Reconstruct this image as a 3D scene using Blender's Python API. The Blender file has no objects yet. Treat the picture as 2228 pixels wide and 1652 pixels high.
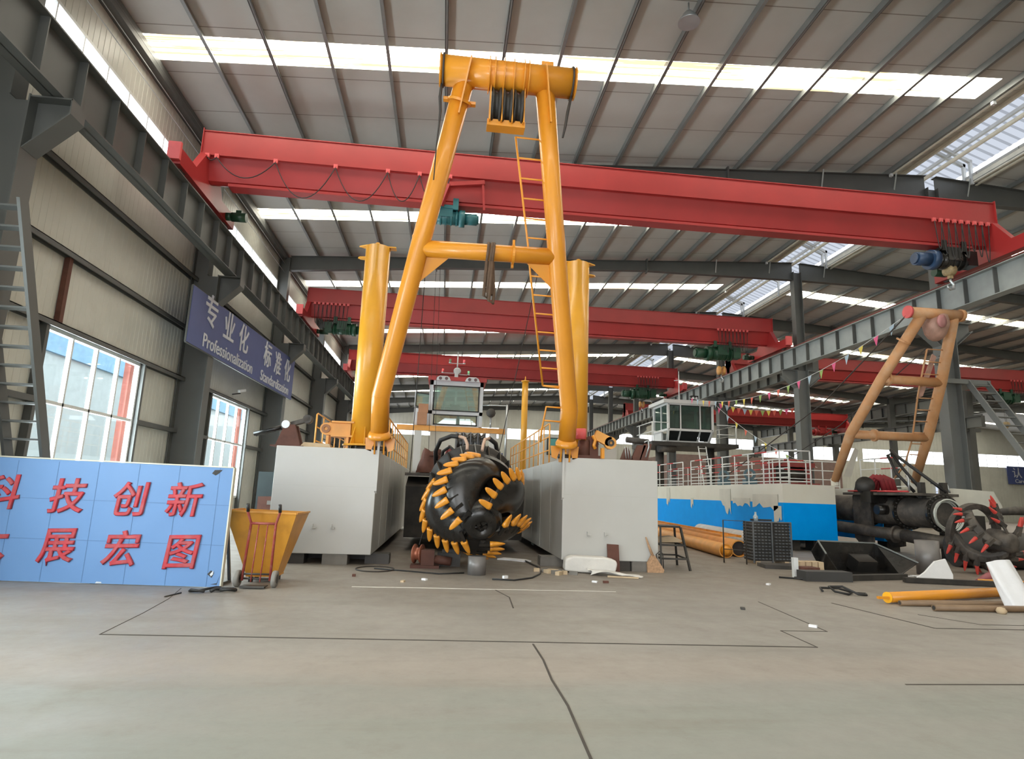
import bpy, bmesh, math, random
from math import sin, cos, pi, radians, sqrt, atan2
from mathutils import Vector, Matrix
random.seed(7)
SC = bpy.context.scene
COL = SC.collection

# ------------------------------------------------------------------ camera
YAW, PITCH, ROLL, FPX = 0.104728, 0.185995, 0.035484, 1318.7
CAMZ = 1.6
_f = Vector((sin(YAW)*cos(PITCH), cos(YAW)*cos(PITCH), sin(PITCH)))
_r0 = Vector((cos(YAW), -sin(YAW), 0)); _u0 = _r0.cross(_f)
_r = cos(ROLL)*_r0 + sin(ROLL)*_u0
_u = -sin(ROLL)*_r0 + cos(ROLL)*_u0
cd = bpy.data.cameras.new('camera'); cam = bpy.data.objects.new('camera', cd); COL.objects.link(cam)
cd.sensor_fit = 'HORIZONTAL'; cd.sensor_width = 36.0; cd.lens = FPX/2228*36
cd.clip_start = 0.1; cd.clip_end = 400
m3 = Matrix((_r, _u, -_f)).transposed()
cam.matrix_world = Matrix.Translation((0, 0, CAMZ)) @ m3.to_4x4()
SC.camera = cam

# ------------------------------------------------------------------ world, daylight, exposure
W = bpy.data.worlds.new('overcast_sky'); SC.world = W; W.use_nodes = True
bg = W.node_tree.nodes['Background']; bg.inputs[0].default_value = (0.92, 0.96, 1.0, 1); bg.inputs[1].default_value = 3.0
W.cycles.sampling_method = 'NONE'
SKY_L = 14.0          # daylight coming through the fibreglass roof strips
PANE_L = 3.0         # daylight in the frosted clerestory panes and end wall windows
def area(name, loc, size, energy, rot, color=(1, 1, 1)):
    l = bpy.data.lights.new(name, 'AREA'); l.shape = 'RECTANGLE'; l.size, l.size_y = size; l.energy = energy; l.color = color
    o = bpy.data.objects.new(name, l); COL.objects.link(o); o.location = loc; o.rotation_euler = rot
    return o
# the open hall gate behind the photographer lets the day in
area('daylight_gate', (-.8, -11.5, 4.6), (13, 8.6), 780, (radians(90), 0, radians(0)), (1.0, 0.985, 0.95))
# daylight at the left windows
for wy in (-2.95, 5.95, 14.85, 23.7, 32.6, 41.5):
    area('daylight_window', (-8.6, wy, 3.0), (3.6, 3.0), 900, (radians(90), 0, radians(-90)), (0.93, 0.97, 1.0))
vs = SC.view_settings
vs.view_transform = 'Standard'; vs.look = 'None'; vs.gamma = 1.0; vs.use_curve_mapping = False
vs.exposure = 0.13
SC.cycles.max_bounces = 6; SC.cycles.diffuse_bounces = 4; SC.cycles.glossy_bounces = 3
SC.cycles.transmission_bounces = 4; SC.cycles.transparent_max_bounces = 8
SC.cycles.caustics_reflective = False; SC.cycles.caustics_refractive = False
SC.cycles.sample_clamp_indirect = 6.0
SC.cycles.adaptive_threshold = 0.03
SC.cycles.use_denoising = True

# ------------------------------------------------------------------ materials
def lin(c):
    return tuple((x/12.92 if x <= .04045 else ((x+.055)/1.055)**2.4) for x in (v/255 for v in c))
MATS = {}
def mat(name, rgb, rough=.5, metal=0., vary=.12, scale=3., spec=.5, bump=0., bscale=40., dirt=None, dirt_amt=.0, dscale=1.5, alpha=1., coat=0.):
    if name in MATS: return MATS[name]
    m = bpy.data.materials.new(name); m.use_nodes = True
    nt = m.node_tree; b = nt.nodes['Principled BSDF']; L = nt.links
    c = lin(rgb)
    b.inputs['Roughness'].default_value = rough; b.inputs['Metallic'].default_value = metal
    b.inputs['Specular IOR Level'].default_value = spec
    if coat: b.inputs['Coat Weight'].default_value = coat; b.inputs['Coat Roughness'].default_value = .08
    tc = nt.nodes.new('ShaderNodeTexCoord')
    if vary or dirt:
        n = nt.nodes.new('ShaderNodeTexNoise'); n.inputs['Scale'].default_value = scale; n.inputs['Detail'].default_value = 5
        L.new(tc.outputs['Object'], n.inputs['Vector'])
        r = nt.nodes.new('ShaderNodeValToRGB')
        r.color_ramp.elements[0].position = .3; r.color_ramp.elements[1].position = .7
        r.color_ramp.elements[0].color = tuple(x*(1-vary) for x in c)+(1,)
        r.color_ramp.elements[1].color = tuple(min(1, x*(1+vary)) for x in c)+(1,)
        L.new(n.outputs['Fac'], r.inputs['Fac'])
        out = r.outputs['Color']
        if dirt:
            n2 = nt.nodes.new('ShaderNodeTexNoise'); n2.inputs['Scale'].default_value = dscale; n2.inputs['Detail'].default_value = 8
            n2.inputs['Roughness'].default_value = .65
            L.new(tc.outputs['Object'], n2.inputs['Vector'])
            mr = nt.nodes.new('ShaderNodeMapRange'); mr.inputs['From Min'].default_value = .45; mr.inputs['From Max'].default_value = .75
            mr.inputs['To Max'].default_value = dirt_amt
            L.new(n2.outputs['Fac'], mr.inputs['Value'])
            mx = nt.nodes.new('ShaderNodeMix'); mx.data_type = 'RGBA'
            L.new(mr.outputs[0], mx.inputs['Factor']); L.new(out, mx.inputs[6]); mx.inputs[7].default_value = lin(dirt)+(1,)
            out = mx.outputs[2]
        L.new(out, b.inputs['Base Color'])
    else:
        b.inputs['Base Color'].default_value = c+(1,)
    if bump:
        n3 = nt.nodes.new('ShaderNodeTexNoise'); n3.inputs['Scale'].default_value = bscale; n3.inputs['Detail'].default_value = 4
        L.new(tc.outputs['Object'], n3.inputs['Vector'])
        bp = nt.nodes.new('ShaderNodeBump'); bp.inputs['Strength'].default_value = bump; bp.inputs['Distance'].default_value = .02
        L.new(n3.outputs['Fac'], bp.inputs['Height']); L.new(bp.outputs[0], b.inputs['Normal'])
    if alpha < 1: b.inputs['Alpha'].default_value = alpha
    MATS[name] = m; return m
def glow(name, rgb, strength, streak=0., dark=(190, 150, 90), axis='X'):
    if name in MATS: return MATS[name]
    m = bpy.data.materials.new(name); m.use_nodes = True; nt = m.node_tree
    for n in list(nt.nodes): nt.nodes.remove(n)
    o = nt.nodes.new('ShaderNodeOutputMaterial'); e = nt.nodes.new('ShaderNodeEmission'); e.inputs[1].default_value = strength
    nt.links.new(e.outputs[0], o.inputs[0])
    if streak:
        tc = nt.nodes.new('ShaderNodeTexCoord'); mp = nt.nodes.new('ShaderNodeMapping')
        mp.inputs['Scale'].default_value = (.22, 9, 1) if axis == 'X' else (9, .22, 1)
        n = nt.nodes.new('ShaderNodeTexNoise'); n.inputs['Scale'].default_value = 1.; n.inputs['Detail'].default_value = 3
        nt.links.new(tc.outputs['Object'], mp.inputs[0]); nt.links.new(mp.outputs[0], n.inputs['Vector'])
        mr = nt.nodes.new('ShaderNodeMapRange'); mr.inputs['From Min'].default_value = .53; mr.inputs['From Max'].default_value = .58; mr.inputs['To Max'].default_value = streak
        mx = nt.nodes.new('ShaderNodeMix'); mx.data_type = 'RGBA'
        nt.links.new(n.outputs['Fac'], mr.inputs['Value']); nt.links.new(mr.outputs[0], mx.inputs['Factor'])
        mx.inputs[6].default_value = lin(rgb)+(1,); mx.inputs[7].default_value = tuple(x*.075 for x in lin(dark))+(1,)
        nt.links.new(mx.outputs[2], e.inputs[0])
    else:
        e.inputs[0].default_value = lin(rgb)+(1,)
    MATS[name] = m; return m
def glassm(name, tint=(240, 246, 246), gloss=.06, rough=.02, sheen=0., sheen_rgb=(200, 222, 214)):
    if name in MATS: return MATS[name]
    m = bpy.data.materials.new(name); m.use_nodes = True; nt = m.node_tree
    for n in list(nt.nodes): nt.nodes.remove(n)
    o = nt.nodes.new('ShaderNodeOutputMaterial'); mx = nt.nodes.new('ShaderNodeMixShader'); mx.inputs[0].default_value = gloss
    t = nt.nodes.new('ShaderNodeBsdfTransparent'); t.inputs[0].default_value = lin(tint)+(1,)
    g = nt.nodes.new('ShaderNodeBsdfGlossy'); g.inputs['Roughness'].default_value = rough
    nt.links.new(t.outputs[0], mx.inputs[1]); nt.links.new(g.outputs[0], mx.inputs[2])
    if sheen:  # pale diffuse share painting the pane's bright reflections into the glass
        d = nt.nodes.new('ShaderNodeBsdfDiffuse'); d.inputs[0].default_value = lin(sheen_rgb)+(1,); m2 = nt.nodes.new('ShaderNodeMixShader'); m2.inputs[0].default_value = sheen
        nt.links.new(mx.outputs[0], m2.inputs[1]); nt.links.new(d.outputs[0], m2.inputs[2]); nt.links.new(m2.outputs[0], o.inputs[0])
    else: nt.links.new(mx.outputs[0], o.inputs[0])
    MATS[name] = m; return m

PANEL = mat('grey_wall_panel', (198, 198, 189), .42, vary=.05, scale=.6, dirt=(150, 148, 136), dirt_amt=.35, dscale=.4)
ROOF = mat('grey_roof_sheet', (184, 183, 178), .5, vary=.05, scale=.5, dirt=(150, 142, 130), dirt_amt=.3, dscale=.3)
STEEL = mat('grey_painted_steel', (114, 116, 114), .5, vary=.1, scale=1.5, dirt=(88, 88, 84), dirt_amt=.4)
STEELW = mat('backlit_steel_shade', (88, 90, 88), .5, vary=.1, scale=1.5, dirt=(76, 76, 73), dirt_amt=.4)  # grey steel with the left side's backlit shade put into a darker colour
STEELD = mat('dark_grey_steel', (84, 85, 83), .5, vary=.1, scale=1.5)
PURL = mat('galvanised_purlin', (128, 130, 128), .42, metal=.3, vary=.1)
RED = mat('crane_red_paint', (158, 45, 45), .42, vary=.08, scale=1., dirt=(150, 44, 44), dirt_amt=.4)
MAROON = mat('maroon_rail_primer', (116, 52, 48), .6, vary=.15)
YEL = mat('gantry_yellow_paint', (218, 144, 40), .36, vary=.06, scale=1.2, dirt=(206, 132, 30), dirt_amt=.3, coat=.15)
YELO = mat('faded_yellow_paint', (226, 160, 78), .45, vary=.1)
SPUDY = mat('spud_yellow_paint', (222, 160, 46), .34, vary=.04, dirt=(214, 156, 56), dirt_amt=.3, coat=.1)
WHITE = mat('white_hull_paint', (193, 192, 188), .32, vary=.025, scale=1.2, dirt=(188, 187, 180), dirt_amt=.35, spec=.5)
WHITEM = mat('white_metal', (220, 222, 222), .4, vary=.03)
BLACK = mat('black_gloss_paint', (30, 29, 28), .26, vary=.2, scale=6, spec=.5, dirt=(70, 62, 54), dirt_amt=.35)
DARK = mat('dark_oiled_steel', (48, 46, 44), .5, vary=.25, dirt=(84, 76, 66), dirt_amt=.5)
DUSTY = mat('dusty_black_steel', (62, 58, 55), .6, vary=.2, dirt=(128, 118, 106), dirt_amt=.6, dscale=2.)
RUST = mat('rust_brown_steel', (98, 60, 48), .7, vary=.25, scale=6, dirt=(66, 46, 40), dirt_amt=.6)
GREEN = mat('green_motor_paint', (28, 66, 46), .4, vary=.2)
TEAL = mat('teal_motor_paint', (46, 104, 110), .4, vary=.2)
BLUEM = mat('blue_motor_paint', (44, 66, 96), .4, vary=.2)
BANNER = mat('navy_banner', (70, 82, 132), .55, vary=.04)
SIGNB = mat('sky_blue_board', (98, 136, 184), .55, vary=.03, scale=1.2, dirt=(108, 142, 184), dirt_amt=.3)
CHRED = mat('red_sign_letter', (178, 48, 58), .6, vary=.18, scale=7, dirt=(150, 110, 110), dirt_amt=.6, dscale=5)
LETW = mat('white_letter', (196, 198, 206), .6, vary=.02)
HULLB = mat('bright_blue_hull_paint', (0, 160, 255), .35, vary=.04, spec=.1)
FILM = mat('dusty_plastic_film', (206, 204, 192), .45, vary=.05, bump=.6, bscale=3)
CLOTH = mat('white_woven_sack', (226, 226, 228), .6, vary=.04, bump=.5, bscale=6)
CARD = mat('brown_cardboard', (168, 122, 92), .8, vary=.08)
BROOM = mat('tan_straw', (176, 140, 108), .8, vary=.25, scale=20)
RUBBER = mat('grey_rubber', (128, 124, 118), .7, vary=.1)
BLKR = mat('black_rubber', (34, 33, 33), .55, vary=.2)
ROPE = mat('dark_wire_rope', (56, 50, 46), .6, vary=.2)
SLING = mat('brown_sling_webbing', (94, 74, 58), .8, vary=.2, scale=9)
CHROME = mat('silver_pipe', (176, 180, 182), .3, metal=.7, vary=.06)
WIRE = mat('bright_coiled_wire', (206, 210, 204), .35, metal=.4, vary=.1)
CONC = mat('grey_concrete_block', (120, 116, 110), .85, vary=.2)
MESHG = mat('galvanised_mesh', (118, 122, 126), .4, metal=.5, vary=.2)
PALER = mat('pale_red_paint', (214, 92, 92), .5, vary=.1)
TOOTHR = mat('red_tooth_paint', (206, 70, 62), .45, vary=.15)
OCHRE = mat('ochre_pulley', (206, 150, 84), .5, vary=.1)
WOOD = mat('pale_wood', (190, 168, 138), .8, vary=.15)
ALUM = mat('white_window_frame', (214, 216, 214), .4, vary=.02)
GLASS = glassm('window_glass')
GLASSG = glassm('green_cab_glass', (206, 230, 220), .25, .02, .2)
GLASSD = glassm('dark_cab_glass', (140, 168, 158), .12, .02, .14, (150, 178, 168))
SKYM = glow('fibreglass_skylight', (255, 250, 232), SKY_L, .97, (255, 214, 140))
PANEM = glow('frosted_clerestory_pane', (246, 250, 255), PANE_L)
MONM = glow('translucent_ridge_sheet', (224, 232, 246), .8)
def _rib_shade(m, pitch):
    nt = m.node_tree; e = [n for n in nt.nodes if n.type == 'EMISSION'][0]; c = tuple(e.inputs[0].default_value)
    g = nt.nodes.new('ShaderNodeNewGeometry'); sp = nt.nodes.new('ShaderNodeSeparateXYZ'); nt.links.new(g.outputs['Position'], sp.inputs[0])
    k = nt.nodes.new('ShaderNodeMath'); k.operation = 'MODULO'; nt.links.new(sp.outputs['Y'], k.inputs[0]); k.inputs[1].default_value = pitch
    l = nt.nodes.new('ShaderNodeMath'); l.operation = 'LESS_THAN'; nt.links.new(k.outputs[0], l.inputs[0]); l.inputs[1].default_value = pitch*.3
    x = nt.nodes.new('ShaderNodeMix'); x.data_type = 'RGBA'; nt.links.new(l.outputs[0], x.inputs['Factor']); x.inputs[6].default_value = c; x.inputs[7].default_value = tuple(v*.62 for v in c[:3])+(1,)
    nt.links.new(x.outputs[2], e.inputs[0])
_rib_shade(MONM, .36)  # ridge cover: daylight glow in the emission, rib shadows painted as darker stripes

# ------------------------------------------------------------------ mesh builder
def _basis(a):
    a = Vector(a).normalized()
    t = Vector((0, 0, 1)) if abs(a.z) < .9 else Vector((1, 0, 0))
    u = t.cross(a).normalized(); v = a.cross(u).normalized()
    return a, u, v
class MB:
    def __init__(s): s.bm = bmesh.new(); s.mi = 0
    def face(s, vs):
        try:
            f = s.bm.faces.new(vs); f.material_index = s.mi; return f
        except ValueError: return None
    def hexa(s, p):   # 8 points: bottom 4, top 4
        v = [s.bm.verts.new(q) for q in p]
        for a in ((3,2,1,0),(4,5,6,7),(0,1,5,4),(1,2,6,5),(2,3,7,6),(3,0,4,7)): s.face([v[i] for i in a])
        return s
    def box(s, c, d, rot=None):
        c = Vector(c); h = Vector(d)/2
        pts = [Vector((x*h.x, y*h.y, z*h.z)) for z in (-1, 1) for x, y in ((-1,-1),(1,-1),(1,1),(-1,1))]
        if rot is not None: pts = [rot @ p for p in pts]
        return s.hexa([c+p for p in pts])
    def box2(s, lo, hi):
        lo, hi = Vector(lo), Vector(hi); return s.box((lo+hi)/2, hi-lo)
    def bar(s, p, q, w, h, up=(0, 0, 1)):
        p, q = Vector(p), Vector(q); a = (q-p).normalized(); u = Vector(up)
        sd = a.cross(u)
        if sd.length < 1e-5: sd = a.cross(Vector((1, 0, 0)))
        sd.normalize(); u = sd.cross(a).normalized()
        o = [(-w/2,-h/2),(w/2,-h/2),(w/2,h/2),(-w/2,h/2)]
        return s.hexa([p+sd*x+u*y for x, y in o]+[q+sd*x+u*y for x, y in o])
    def cyl(s, p, q, r1, r2=None, seg=16, cap=True):
        p, q = Vector(p), Vector(q); r2 = r1 if r2 is None else r2
        a, u, v = _basis(q-p)
        A = [s.bm.verts.new(p+(u*cos(2*pi*i/seg)+v*sin(2*pi*i/seg))*r1) for i in range(seg)]
        B = [s.bm.verts.new(q+(u*cos(2*pi*i/seg)+v*sin(2*pi*i/seg))*r2) for i in range(seg)]
        for i in range(seg):
            j = (i+1) % seg; f = s.face([A[i], A[j], B[j], B[i]])
            if f: f.smooth = True
        if cap: s.face(A[::-1]); s.face(B)
        return s
    def tube(s, pts, r, seg=8, closed=False, cap=True):
        pts = [Vector(p) for p in pts]; n = len(pts); rings = []
        rr = r if isinstance(r, (list, tuple)) else [r]*n
        u = None
        for i, p in enumerate(pts):
            if closed: d = pts[(i+1) % n]-pts[i-1]
            else: d = pts[min(i+1, n-1)]-pts[max(i-1, 0)]
            d.normalize()
            if u is None: _, u, v = _basis(d)
            else:
                u = (u-d*u.dot(d)); u.normalize(); v = d.cross(u).normalized()
            rings.append([s.bm.verts.new(p+(u*cos(2*pi*k/seg)+v*sin(2*pi*k/seg))*rr[i]) for k in range(seg)])
        for i in range(n if closed else n-1):
            A, B = rings[i], rings[(i+1) % n]
            for k in range(seg):
                f = s.face([A[k], A[(k+1) % seg], B[(k+1) % seg], B[k]])
                if f: f.smooth = True
        if cap and not closed: s.face(rings[0][::-1]); s.face(rings[-1])
        return s
    def ring(s, c, ax, ro, ri, th, seg=24):
        c = Vector(c); a, u, v = _basis(ax)
        R = []
        for (r, z) in ((ri, -th/2), (ro, -th/2), (ro, th/2), (ri, th/2)):
            R.append([s.bm.verts.new(c+a*z+(u*cos(2*pi*i/seg)+v*sin(2*pi*i/seg))*r) for i in range(seg)])
        for k in range(4):
            A, B = R[k], R[(k+1) % 4]
            for i in range(seg): s.face([A[i], A[(i+1) % seg], B[(i+1) % seg], B[i]])
        return s
    def lathe(s, c, ax, prof, seg=24, cap=True):
        c = Vector(c); a, u, v = _basis(ax); R = []
        for (r, z) in prof:
            R.append([s.bm.verts.new(c+a*z+(u*cos(2*pi*i/seg)+v*sin(2*pi*i/seg))*max(r, 1e-4)) for i in range(seg)])
        for A, B in zip(R, R[1:]):
            for i in range(seg):
                f = s.face([A[i], A[(i+1) % seg], B[(i+1) % seg], B[i]])
                if f: f.smooth = True
        if cap: s.face(R[0][::-1]); s.face(R[-1])
        return s
    def prism(s, poly, o, u, v, d):   # 2D polygon in plane (u,v) at o, extruded by vector d
        o, u, v, d = Vector(o), Vector(u), Vector(v), Vector(d)
        A = [s.bm.verts.new(o+u*x+v*y) for x, y in poly]; B = [s.bm.verts.new(o+u*x+v*y+d) for x, y in poly]
        n = len(A)
        s.face(A[::-1]); s.face(B)
        for i in range(n): s.face([A[i], A[(i+1) % n], B[(i+1) % n], B[i]])
        return s
    def quad(s, a, b, c, d):
        s.face([s.bm.verts.new(Vector(p)) for p in (a, b, c, d)]); return s
    def grid(s, fn, nu, nv, smooth=True):
        V = [[s.bm.verts.new(Vector(fn(i/nu, j/nv))) for j in range(nv+1)] for i in range(nu+1)]
        for i in range(nu):
            for j in range(nv):
                f = s.face([V[i][j], V[i+1][j], V[i+1][j+1], V[i][j+1]])
                if f: f.smooth = smooth
        return s
    def solid(s, fn, nu, nv, th):     # a sheet with thickness: fn(u,v)->(point, normal)
        T = []; B = []
        for i in range(nu+1):
            T.append([]); B.append([])
            for j in range(nv+1):
                p, n = fn(i/nu, j/nv); p = Vector(p); n = Vector(n).normalized()
                T[i].append(s.bm.verts.new(p)); B[i].append(s.bm.verts.new(p-n*th))
        for i in range(nu):
            for j in range(nv):
                f = s.face([T[i][j], T[i+1][j], T[i+1][j+1], T[i][j+1]])
                if f: f.smooth = True
                f = s.face([B[i][j+1], B[i+1][j+1], B[i+1][j], B[i][j]])
                if f: f.smooth = True
        for i in range(nu):
            s.face([T[i+1][0], T[i][0], B[i][0], B[i+1][0]]); s.face([T[i][nv], T[i+1][nv], B[i+1][nv], B[i][nv]])
        for j in range(nv):
            s.face([T[0][j], T[0][j+1], B[0][j+1], B[0][j]]); s.face([T[nu][j+1], T[nu][j], B[nu][j], B[nu][j+1]])
        return s
    def build(s, name, m, parent=None, recalc=True):
        if recalc: bmesh.ops.recalc_face_normals(s.bm, faces=s.bm.faces[:])
        off = Vector((0, 0, 0)); q = parent
        while q is not None: off += q.location; q = q.parent
        if parent is None:
            xs = [v.co for v in s.bm.verts]
            lo = Vector((min(c.x for c in xs), min(c.y for c in xs), min(c.z for c in xs))); hi = Vector((max(c.x for c in xs), max(c.y for c in xs), max(c.z for c in xs)))
            base = Vector(((lo.x+hi.x)/2, (lo.y+hi.y)/2, lo.z)); off = base
        bmesh.ops.translate(s.bm, verts=s.bm.verts[:], vec=-off)
        me = bpy.data.meshes.new(name); s.bm.to_mesh(me); s.bm.free()
        for x in (m if isinstance(m, (list, tuple)) else [m]): me.materials.append(x)
        o = bpy.data.objects.new(name, me); COL.objects.link(o)
        if parent is not None: o.parent = parent
        else: o.location = off
        return o
def tag(o, label, cat, group=None, kind=None):
    if label: o['label'] = label
    if cat: o['category'] = cat
    if group: o['group'] = group
    if kind: o['kind'] = kind
    return o
def thing(name, loc, label, cat, group=None):
    o = bpy.data.objects.new(name, None); COL.objects.link(o); o.location = loc; o.empty_display_size = .2
    return tag(o, label, cat, group)
def struct(o): o['kind'] = 'structure'; return o
def copy_tree(o, parent=None):
    c = o.copy(); COL.objects.link(c)
    if parent is not None: c.parent = parent
    for ch in list(o.children): copy_tree(ch, c)
    return c
def dup(o, loc, label=None, rz=None):
    c = copy_tree(o); c.location = loc
    if label: c['label'] = label
    if rz is not None: c.rotation_euler = (0, 0, rz)
    return c
def text_mesh(name, s, size, ext, m, parent, mat4, bold=0., shear=0., sx=1.):
    cu = bpy.data.curves.new(name, 'FONT'); cu.body = s; cu.size = size; cu.extrude = ext; cu.bevel_depth = bold; cu.bevel_resolution = 0; cu.shear = shear
    cu.align_x = 'CENTER'; cu.align_y = 'CENTER'; cu.resolution_u = 3
    t = bpy.data.objects.new(name+'_curve', cu); COL.objects.link(t)
    dg = bpy.context.evaluated_depsgraph_get(); dg.update()
    me = bpy.data.meshes.new_from_object(t.evaluated_get(dg)); bpy.data.objects.remove(t); bpy.data.curves.remove(cu)
    off = Vector((0, 0, 0)); q = parent
    while q is not None: off += q.location; q = q.parent
    me.transform(Matrix.Translation(-off) @ mat4 @ Matrix.Scale(sx, 4, (1, 0, 0)))
    me.materials.clear(); me.materials.append(m)
    o = bpy.data.objects.new(name, me); COL.objects.link(o); o.parent = parent
    return o

# ------------------------------------------------------------------ building shell
FR = [10.4+8.9*k for k in range(-2, 9)]          # portal frames along the hall (Y)
Y0, Y1, XL, XR = -12.0, 81.6, -8.25, 95.0
SL = .065
def roofz(x):
    if x <= 17.6: return 12.45+SL*(x+8.15)
    if x <= 43.5: return roofz(17.6)-SL*(x-17.6)
    if x <= 69.4: return roofz(43.5)+SL*(x-43.5)
    return roofz(69.4)-SL*(x-69.4)

def floor_mat():
    m = bpy.data.materials.new('worn_concrete_floor'); m.use_nodes = True; nt = m.node_tree; L = nt.links
    b = nt.nodes['Principled BSDF']
    g = nt.nodes.new('ShaderNodeNewGeometry'); sep = nt.nodes.new('ShaderNodeSeparateXYZ'); L.new(g.outputs['Position'], sep.inputs[0])
    def noise(sc, det=6, stretch=None, rough=.6):
        n = nt.nodes.new('ShaderNodeTexNoise'); n.inputs['Scale'].default_value = sc; n.inputs['Detail'].default_value = det; n.inputs['Roughness'].default_value = rough
        if stretch:
            mp = nt.nodes.new('ShaderNodeMapping'); mp.inputs['Scale'].default_value = stretch
            L.new(g.outputs['Position'], mp.inputs[0]); L.new(mp.outputs[0], n.inputs['Vector'])
        else: L.new(g.outputs['Position'], n.inputs['Vector'])
        return n.outputs['Fac']
    def rng(v, a, b_, c=0., d=1.):
        r = nt.nodes.new('ShaderNodeMapRange'); r.interpolation_type = 'SMOOTHSTEP'
        for k, x in zip(('From Min', 'From Max', 'To Min', 'To Max'), (a, b_, c, d)): r.inputs[k].default_value = x
        L.new(v, r.inputs['Value']); return r.outputs[0]
    def mul(a, b_):
        k = nt.nodes.new('ShaderNodeMath'); k.operation = 'MULTIPLY'
        L.new(a, k.inputs[0])
        if isinstance(b_, float): k.inputs[1].default_value = b_
        else: L.new(b_, k.inputs[1])
        return k.outputs[0]
    def addn(a, b_):
        k = nt.nodes.new('ShaderNodeMath'); k.operation = 'ADD'; L.new(a, k.inputs[0])
        if isinstance(b_, float): k.inputs[1].default_value = b_
        else: L.new(b_, k.inputs[1])
        return k.outputs[0]
    def mix(f, a, rgb):
        x = nt.nodes.new('ShaderNodeMix'); x.data_type = 'RGBA'; L.new(f, x.inputs['Factor'])
        if isinstance(a, tuple): x.inputs[6].default_value = lin(a)+(1,)
        else: L.new(a, x.inputs[6])
        x.inputs[7].default_value = lin(rgb)+(1,); return x.outputs[2]
    big = noise(.35, 5); med = noise(1.6, 8, rough=.7); fine = noise(14., 6); streak = noise(1., 6, (.25, 1.7, 1))
    c = mix(rng(big, .35, .65), (150, 145, 138), (140, 135, 128))
    # worn green walkway paint across the front, edge wandering with wear
    yw = addn(sep.outputs['Y'], mul(streak, 1.0))
    green = mul(rng(yw, 6.4, 5.6), rng(streak, .32, .62, .45, 1.))
    c = mix(mul(green, .7), c, (136, 140, 132))
    band = mul(rng(yw, 5.95, 6.35), rng(yw, 7.4, 6.6))
    c = mix(mul(band, .3), c, (166, 152, 139))
    c = mix(mul(rng(streak, .54, .66), .42), c, (130, 124, 114))
    c = mix(mul(rng(med, .55, .72), .35), c, (128, 120, 110))
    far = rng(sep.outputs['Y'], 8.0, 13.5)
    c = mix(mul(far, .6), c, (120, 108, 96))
    c = mix(mul(rng(fine, .5, .75), .14), c, (120, 112, 100))
    L.new(c, b.inputs['Base Color'])
    L.new(rng(med, .3, .7, .42, .62), b.inputs['Roughness'])
    b.inputs['Specular IOR Level'].default_value = .35
    bp = nt.nodes.new('ShaderNodeBump'); bp.inputs['Strength'].default_value = .12; bp.inputs['Distance'].default_value = .01
    L.new(fine, bp.inputs['Height']); L.new(bp.outputs[0], b.inputs['Normal'])
    return m
def seam(m, axis, pitch, w, dark):
    nt = m.node_tree; L = nt.links; b = nt.nodes['Principled BSDF']; src = b.inputs['Base Color'].links[0].from_socket
    g = nt.nodes.new('ShaderNodeNewGeometry'); sep = nt.nodes.new('ShaderNodeSeparateXYZ'); L.new(g.outputs['Position'], sep.inputs[0])
    a = nt.nodes.new('ShaderNodeMath'); a.operation = 'MODULO'; L.new(sep.outputs[axis], a.inputs[0]); a.inputs[1].default_value = pitch
    k = nt.nodes.new('ShaderNodeMath'); k.operation = 'LESS_THAN'; L.new(a.outputs[0], k.inputs[0]); k.inputs[1].default_value = w
    x = nt.nodes.new('ShaderNodeMix'); x.data_type = 'RGBA'; L.new(k.outputs[0], x.inputs['Factor']); L.new(src, x.inputs[6]); x.inputs[7].default_value = lin(dark)+(1,)
    L.new(x.outputs[2], b.inputs['Base Color'])
seam(ROOF, 'Y', 1.72, .03, (126, 120, 112))

fl = struct(MB().box2((-9, Y0-1, -.15), (XR+1, Y1+1, 0)).build('floor', floor_mat()))
JOINT = mat('dark_floor_joint', (70, 64, 58), .9, vary=.2)
JOINTP = mat('pale_floor_scrape', (214, 210, 202), .8, vary=.1)
def joint(pts, w=.022, m=JOINT, h=.004):
    b = MB()
    for p, q in zip(pts, pts[1:]): b.bar((p[0], p[1], h/2), (q[0], q[1], h/2), w, h)
    return struct(b.build('trim_floor_joint', m))
joint([(-3.49, 7.16), (4.33, 6.91)], .028); joint([(4.33, 6.91), (4.37, 7.75), (4.99, 7.73), (5.22, 9.9)], .014)
joint([(-3.49, 7.16), (-3.58, 8.3), (-3.7, 9.3), (-3.9, 10.2)], .007)
joint([(6.5, 9.9), (6.74, 8.02), (8.9, 7.98)], .03); joint([(7.3, 9.0), (7.7, 8.3), (9.2, 8.26)], .018)
joint([(1.06, 6.93), (1.07, 6.3), (1.04, 5.65), (1.05, 5.0), (1.0, 4.04), (1.0, 2.5)], .02)
joint([(.96, 10.6), (1.12, 9.9), (1.08, 9.0)], .02)
joint([(4.32, 5.55), (7.5, 5.57)], .02)
joint([(-1.41, 10.67), (.2, 10.68), (.9, 10.66)], .035, JOINTP); joint([(.9, 10.66), (1.8, 10.68), (3.05, 10.67)], .02, JOINTP)

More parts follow.
